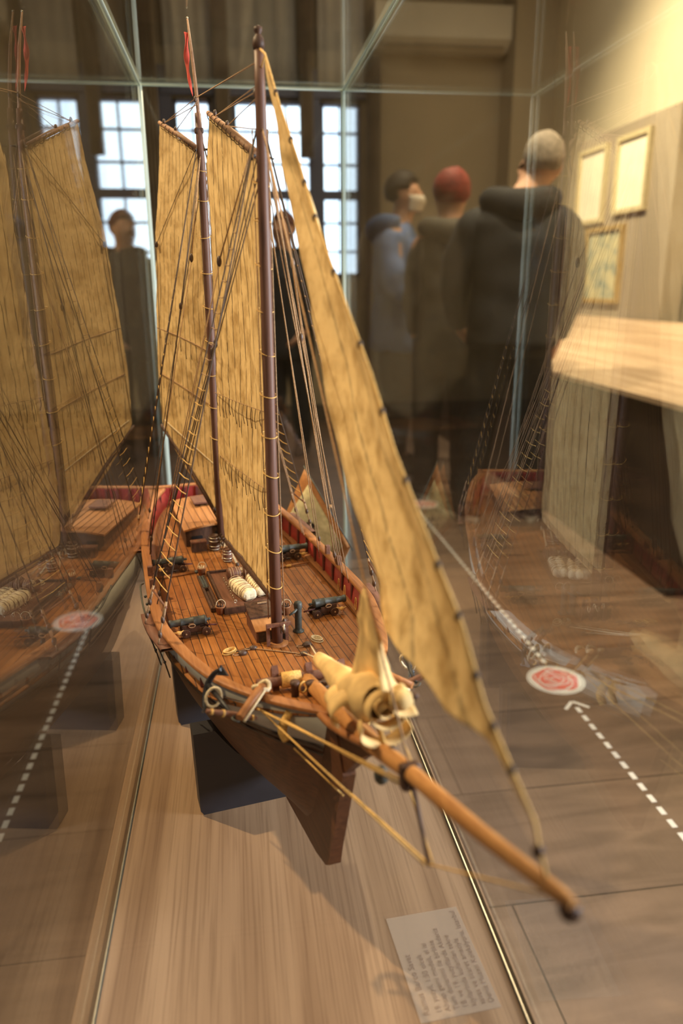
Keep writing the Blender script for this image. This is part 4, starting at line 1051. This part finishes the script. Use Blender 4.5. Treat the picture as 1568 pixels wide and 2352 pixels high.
# anchors lashed on both bows
def make_anchor(label):
    a = thing('anchor', label, 'anchor', (0, 0, 0), 0, 'anchors lashed to the bows')
    MB().tube([(0, 0, 0), (0, 0, .068)], [.0028, .0018], 8).build('shank', 'black', a)
    MB().tube([(-.023, 0, .012), (-.014, 0, .002), (0, 0, -.003), (.014, 0, .002), (.023, 0, .012)], [.0018, .0028, .0034, .0028, .0018], 8, True, 4).build('arms', 'black', a)
    for s in (-1, 1): MB().prism([(-.0055, 0), (.0055, 0), (.0, .013)], 'x', -.0012, .0012).build('fluke', 'black', a).matrix_local = T(s*.0205, 0, .008) @ RZ(PI/2) @ RY(-s*.5)
    MB().tube([(0, -.027, .062), (0, -.012, .0625), (0, 0, .063), (0, .012, .0625), (0, .027, .062)], [.0018, .0032, .0038, .0032, .0018], 8).build('stock', 'brownbox', a)
    for y in (-.022, -.010, .010, .022): MB().tube([(0, y-.001, .0625), (0, y+.001, .0625)], .0038 if abs(y) < .02 else .003, 8).build('stock_band', 'ropegold', a)
    MB().loop([(.0, .004*math.cos(t_), .0715+.004*math.sin(t_)) for t_ in [2*PI*j/12 for j in range(12)]], .0007, 6).build('anchor_ring', 'iron', a)
    return a
def place_anchor(a, crown, ring, stockdir):
    z = (V(ring)-V(crown)).normalized(); y = V(stockdir); y = (y-z*y.dot(z)).normalized(); x = y.cross(z)
    m = Matrix(((x.x, y.x, z.x, crown[0]), (x.y, y.y, z.y, crown[1]), (x.z, y.z, z.z, crown[2]), (0, 0, 0, 1)))
    a.matrix_world = SM @ m
an = make_anchor('black iron anchor with brown banded stock lashed outside the left bow')
place_anchor(an, (-.1035, -.132, .2665), (-.0905, -.2, .2665), (.9, 0, -.42))
MB().loop([(-.0+.010*math.cos(t_), .006*math.sin(t_), .0+.004*math.sin(t_)) for t_ in [2*PI*j/14 for j in range(14)]], .0015, 6).build('lashing_rope', 'ropepale', an).location = (0.004, 0, .018)
a2 = copy_tree(an); a2['label'] = 'black iron anchor with grey stock lashed outside the right bow'
place_anchor(a2, (.1085, -.130, .2665), (.0935, -.2, .2665), (.9, 0, .42))
# stand blocks
def stand_block(label, x, y):
    p = SM @ V((x, y, 0)); p.z = .5
    t = thing('stand_block', label, 'stand block', p, SA, 'black stand blocks under the hull')
    top = []
    # cradle outline: straight block with a notch following the hull bottom
    zt = .119; W_ = .104; pts = [(-.1, 0), (.1, 0), (W_, .006), (.107, zt), (.085, zt)]
    ye = y
    for i in range(13):
        xx = .08-.16*i/12; tt = 0
        for k in range(60):
            t2 = k/59
            if hw(ye, t2) >= abs(xx): tt = t2; break
        zz = min(zt, zk(ye)+(zr(ye)-zk(ye))*tt-.002); pts.append((xx, zz))
    pts += [(-.085, zt), (-.107, zt), (-W_, .006)]
    MB().prism(pts, 'y', 0, .028).build('block_body', 'stand', t)
stand_block('black wooden stand block under the bow, nearer the viewer', 0, .0152)
stand_block('black wooden stand block under the hull farther back', 0, .2339)

# ================================================================ PEOPLE
def skinned(name, verts, edges, mat, parent, root=0, sub=2, disp=0):
    me = bpy.data.meshes.new(name); me.from_pydata([v[:3] for v in verts], edges, [])
    o = bpy.data.objects.new(name, me); COL.objects.link(o); o.parent = parent
    me.materials.append(mat)
    sk = o.modifiers.new('skin', 'SKIN'); sk.use_smooth_shade = True
    lay = me.skin_vertices[0] if me.skin_vertices else None
    if lay is None:
        bm = bmesh.new(); bm.from_mesh(me); bm.verts.layers.skin.verify(); bm.to_mesh(me); bm.free(); lay = me.skin_vertices[0]
    for i, v in enumerate(verts):
        r = v[3]; lay.data[i].radius = (r, r) if not isinstance(r, tuple) else r; lay.data[i].use_root = (i == root)
    s = o.modifiers.new('sub', 'SUBSURF'); s.levels = sub; s.render_levels = sub
    return o
def pm(name, col, rough=.8, var=.15, sc=9, bs=.25): return plain(name, col, rough, 0, var, sc, bs, .01)
def person(label, loc, rz, h, P):
    s = h/1.75
    t = thing('person', label, 'person', loc, rz, None)
    def sc(vs): return [(v[0]*s, v[1]*s, v[2]*s, tuple(q*s for q in v[3]) if isinstance(v[3], tuple) else v[3]*s) for v in vs]
    ln = P.get('lean', 0); hx = P.get('head', (0, .01)); b = P.get('bulk', 1)
    # body
    V_, E_ = [], []
    def add(x, y, z, r, to=None):
        V_.append((x, y, z, r)); i = len(V_)-1
        if to is not None: E_.append((to, i))
        return i
    pel = add(0, 0, .94, .12); wa = add(ln*.3, 0, 1.08, .12, pel); chst = add(ln*.7, 0, 1.27, (.15, .11), wa); nb = add(ln, .0, 1.43, .075, chst)
    nk = add(ln+hx[0]*.3, hx[1]*.5-.005, 1.50, .055, nb); jaw = add(ln+hx[0]*.7, hx[1]+.015, 1.565, .068, nk); hd = add(ln+hx[0], hx[1]+.012, 1.635, (.078, .092), jaw); tp = add(ln+hx[0], hx[1]+.0, 1.70, (.06, .072), hd)
    no = add(ln+hx[0], hx[1]+.112, 1.615, .013, hd)
    for sd in (-1, 1): add(ln+hx[0]+sd*.088, hx[1]-.005, 1.62, .014, hd)
    hands = []
    for sd in (-1, 1):
        A = P['arms'][0 if sd < 0 else 1]
        sh = add(ln+sd*.17, 0, 1.40, .055, nb); el = add(*A[0], .043, sh); wr = add(*A[1], .028, el); pa = add(*A[2], .034, wr)
        d = (V(A[2])-V(A[1])).normalized(); side = V((0, 1, 0)) if abs(d.y) < .8 else V((0, 0, 1)); side = (side-d*side.dot(d)).normalized(); curl = V((-sd, 0, 0))
        for k in range(4):
            o_ = side*(.03-.02*k); L1 = (.045, .05, .047, .036)[k]
            p1 = V(A[2])+d*.035+o_; p2 = p1+d*L1*.7; p3 = p2+(d*.6+curl*.5).normalized()*L1*.7
            i1 = add(*p1, .0095, pa); i2 = add(*p2, .0088, i1); add(*p3, .0075, i2)
        p1 = V(A[1]).lerp(V(A[2]), .6)+side*.035+curl*.01; p2 = p1+(d*.7+side*.6)*.035; i1 = add(*p1, .0115, pa); add(*p2, .009, i1)
    for sd in (-1, 1):
        G = P['legs'][0 if sd < 0 else 1]
        hp = add(sd*.09, 0, .86, .085, pel); kn = add(*G[0], .06, hp); an_ = add(*G[1], .045, kn); add(G[1][0]+G[2][0], G[1][1]+G[2][1], .035, .035, an_)
    skinned('body', sc(V_), E_, P['skin'], t)
    # jacket with sleeves: lofted torso, sleeves as tapering tubes
    hem = P.get('hem', .80)
    def loft(f, rings, n=28):
        rows = []
        for (x, y, z, rx, ry) in rings:
            rows.append([V((x+rx*math.copysign(abs(math.cos(a))**.85, math.cos(a)), y+ry*math.copysign(abs(math.sin(a))**.85, math.sin(a)), z))*s for a in [2*PI*j/n for j in range(n)]])
        f.grid(rows, closed=True)
        for r_ in (rows[0], rows[-1]): f.b.faces.new([f.b.verts.new(p) for p in r_])
    def wrinkle(f, amp, sc_):
        for v in f.b.verts:
            v.co += V((1, 1, .3))*(noise.noise(v.co*sc_)*amp)+V((0, 0, 1))*noise.noise(v.co*sc_*1.7)*amp*.4
    f = MB(); tr = [(0, 0, hem, .185, .15), (0, 0, hem+.02, .20, .165), (0, 0, .95, .195, .158), (ln*.3, 0, 1.08, .185, .15), (ln*.6, -.005, 1.2, .195, .152), (ln*.8, -.008, 1.3, .205, .15), (ln*.9, -.01, 1.37, .208, .135), (ln, -.012, 1.415, .185, .118), (ln, -.012, 1.45, .135, .1), (ln, -.01, 1.48, .085, .08), (ln, -.01, 1.51, .075, .075)]
    full = []
    for q0, q1 in zip(tr, tr[1:]):
        for k in range(4): full.append(tuple(q0[i]+(q1[i]-q0[i])*k/4 for i in range(5)))
    full.append(tr[-1]); loft(f, [(x, y, z, rx*b, ry*b) for x, y, z, rx, ry in full])
    for sd in (-1, 1):
        A = P['arms'][0 if sd < 0 else 1]; s0 = V((ln+sd*.13*b, -.01, 1.39)); s1 = V((ln+sd*.185*b, -.01, 1.345))
        pts = [s0, s1, s1.lerp(V(A[0]), .5)+V((sd*.01, 0, 0)), V(A[0]), V(A[0]).lerp(V(A[1]), .5), V(A[0]).lerp(V(A[1]), .97)]
        f.tube([p*s for p in pts], [q*s*b for q in (.07, .082, .076, .066, .058, .046)], 18, True, 6)
    wrinkle(f, .022 if P.get('puffer') else .016, 11 if P.get('puffer') else 8)
    jk = f.build('jacket', P['jacket'], t)
    if P.get('hood'):
        MB().tube([V(p)*s for p in [(ln-.13, .03, 1.47), (ln-.12, -.06, 1.47), (ln, -.13, 1.44), (ln+.12, -.06, 1.47), (ln+.13, .03, 1.47)]], [r*s for r in (.035, .055, .07, .055, .035)], 12, True, 5).build('hood', P['hood'], t)
    f = MB(); loft(f, [(0, 0, z, rx, ry) for z, rx, ry in ((.80, .16, .13), (.88, .168, .14), (.96, .16, .13), (1.05, .155, .125))])
    for sd in (-1, 1):
        G = P['legs'][0 if sd < 0 else 1]; h0 = V((sd*.085, 0, .90)); kn = V(G[0]); an_ = V((G[1][0], G[1][1], .10))
        f.tube([p*s for p in (h0, h0.lerp(kn, .5), kn, kn.lerp(an_, .5), an_, V((G[1][0], G[1][1]+.01, .045)))], [q*s for q in (.10, .098, .080, .073, .064, .066)], 18, True, 6)
    wrinkle(f, .014, 9)
    f.build('trousers', P['trousers'], t)
    for sd in (-1, 1):
        G = P['legs'][0 if sd < 0 else 1]; x, y = G[1][0], G[1][1]; d = V((G[2][0], G[2][1], 0)); ang = math.atan2(-d.x, d.y)
        so = MB(); k = 26
        out_ = [(.05*math.sin(2*PI*i/k)*(1+.12*math.cos(2*PI*i/k)), .062+.145*-math.cos(2*PI*i/k)*-1) for i in range(k)]
        rows = [[(u*m_, v*1, z_) for u, v in out_] for z_, m_ in ((0, .95), (.012, 1.02), (.03, 1.0))]
        sh = MB().grid([[V(q)*s for q in r_] for r_ in rows], closed=True)
        cap_ = [sh.b.verts.new(V((u, v, .03))*s) for u, v in out_]; sh.b.faces.new(cap_)
        so = sh.build('shoe', P['sole'], t); so.location = (x*s, y*s, 0); so.rotation_euler = (0, 0, ang)
        up = [[(u*m_, (v-.03)*n_+.03-(.0 if z_ < .05 else .02), z_) for u, v in out_] for z_, m_, n_ in ((.028, .97, .97), (.05, .95, .9), (.075, .82, .68), (.10, .75, .45))]
        MB().grid([[V(q)*s for q in r_] for r_ in up], closed=True).build('upper', P['shoe'], so)
    # hair
    hs = P.get('hairscale', 1); hc = V((ln+hx[0], hx[1]-.012, 1.655))
    f = MB(); f.ball(hc*s, .105*s*hs, (.88, 1.02, 1.0), 24)
    for v in f.b.verts:
        q = v.co/s-hc
        if q.z < -.055 and q.y <= .0: v.co = (hc+V((q.x*.86, q.y*.8+.005, max(q.z, -.062))))*s
        elif q.z < -.02 and q.y > .0: v.co = (hc+V((q.x*.8, min(q.y, .03), q.z*.3)))*s
        elif q.y > .07 and q.z < .04: v.co = (hc+V((q.x, .055, q.z)))*s
        v.co += V((1, 1, 1))*noise.noise(v.co*26)*.008
    f.build('hair', P['hair'], t)
    if P.get('mask'):
        f = MB(); rows = []
        for i in range(7):
            z = 1.535+.085*i/6; rows.append([V((ln+hx[0]+.083*math.sin(a), hx[1]+.02+(.105-.012*abs(i-4)*.5)*math.cos(a), z))*s for a in [-1.35+2.7*j/12 for j in range(13)]])
        f.grid(rows).build('face_mask', P['mask'], t, solid=.003)
    return t
skin1 = pm('skin_tone', (.55, .3, .19), .6, .06, 20, .02)
straight = [((-.10, .0, .50), (-.11, -.01, .09), (-.02, .12)), ((.10, .01, .50), (.11, .0, .09), (.02, .12))]
person('man with short grey hair and dark hooded jacket seen from behind', (1.31, 3.52, 0), math.radians(-14), 1.80,
       dict(skin=skin1, jacket=pm('black_jacket', (.013, .013, .015), .7), hood=pm('jacket_hood', (.018, .017, .018)), trousers=pm('black_jeans', (.014, .014, .016)), shoe=pm('black_canvas', (.02, .02, .02)), sole=pm('white_rubber', (.62, .58, .5), .5),
            hair=pm('grey_hair', (.26, .21, .16), .8, .35, 60), hem=.84, bulk=1.04, lean=.0, head=(.10, .06), hairscale=.97,
            arms=[((-.265, .02, 1.12), (-.24, .17, .93), (-.20, .22, .87)), ((.245, .0, 1.10), (.22, .10, .88), (.20, .12, .80))],
            legs=[((-.13, .02, .48), (-.17, .0, .09), (-.09, .10)), ((.12, .03, .48), (.15, .05, .09), (.02, .12))]))
person('boy in blue parka and pale face mask looking to the right', (.985, 4.6, 0), math.radians(-112), 1.77,
       dict(skin=skin1, jacket=pm('blue_parka', (.10, .18, .42), .7), hood=pm('parka_hood', (.10, .16, .33)), trousers=pm('brown_trousers', (.045, .03, .022)), shoe=pm('dark_shoe', (.03, .028, .027)), sole=pm('pale_sole', (.4, .36, .3)),
            hair=pm('dark_brown_hair', (.028, .018, .012), .7, .3, 60), mask=pm('mask_cloth', (.62, .55, .47), .8, .05), hem=.76, puffer=1, head=(0, .03), bulk=.95,
            arms=[((-.25, .03, 1.12), (-.20, .22, .98), (-.17, .30, .96)), ((.26, .03, 1.12), (.22, .24, .97), (.18, .33, .95))],
            legs=straight))
person('woman with short red hair in olive coat seen from behind', (1.13, 4.0, 0), math.radians(-8), 1.70,
       dict(skin=skin1, jacket=pm('olive_coat', (.055, .047, .033), .7), hood=pm('coat_hood', (.075, .064, .045)), trousers=pm('grey_trousers', (.03, .03, .032)), shoe=pm('grey_shoe', (.06, .055, .055)), sole=pm('teal_sole', (.32, .42, .42)),
            hair=pm('red_hair', (.23, .028, .018), .7, .4, 50), hem=.70, puffer=1, head=(0, .03), hairscale=1.1, bulk=.84,
            arms=[((-.19, .02, 1.12), (-.17, .14, .93), (-.14, .2, .88)), ((.19, .03, 1.12), (.17, .16, .96), (.14, .22, .93))], legs=straight))
dk_ = pm('charcoal_coat', (.03, .031, .036)); 
person('far visitor in dark coat standing before the window behind the foremast', (.37, 5.35, 0), math.radians(150), 1.62,
       dict(skin=skin1, jacket=dk_, hood=pm('dark_hood', (.035, .03, .03)), trousers=pm('dark_slacks', (.022, .022, .026)), shoe=pm('brown_shoe', (.04, .03, .025)), sole=pm('dark_sole', (.05, .05, .05)),
            hair=pm('auburn_hair', (.12, .035, .025), .7, .3, 50), head=(0, .02), hem=.72,
            arms=[((-.25, .02, 1.12), (-.22, .14, .93), (-.18, .2, .88)), ((.25, .03, 1.12), (.18, .16, .96), (.14, .22, .93))], legs=straight))
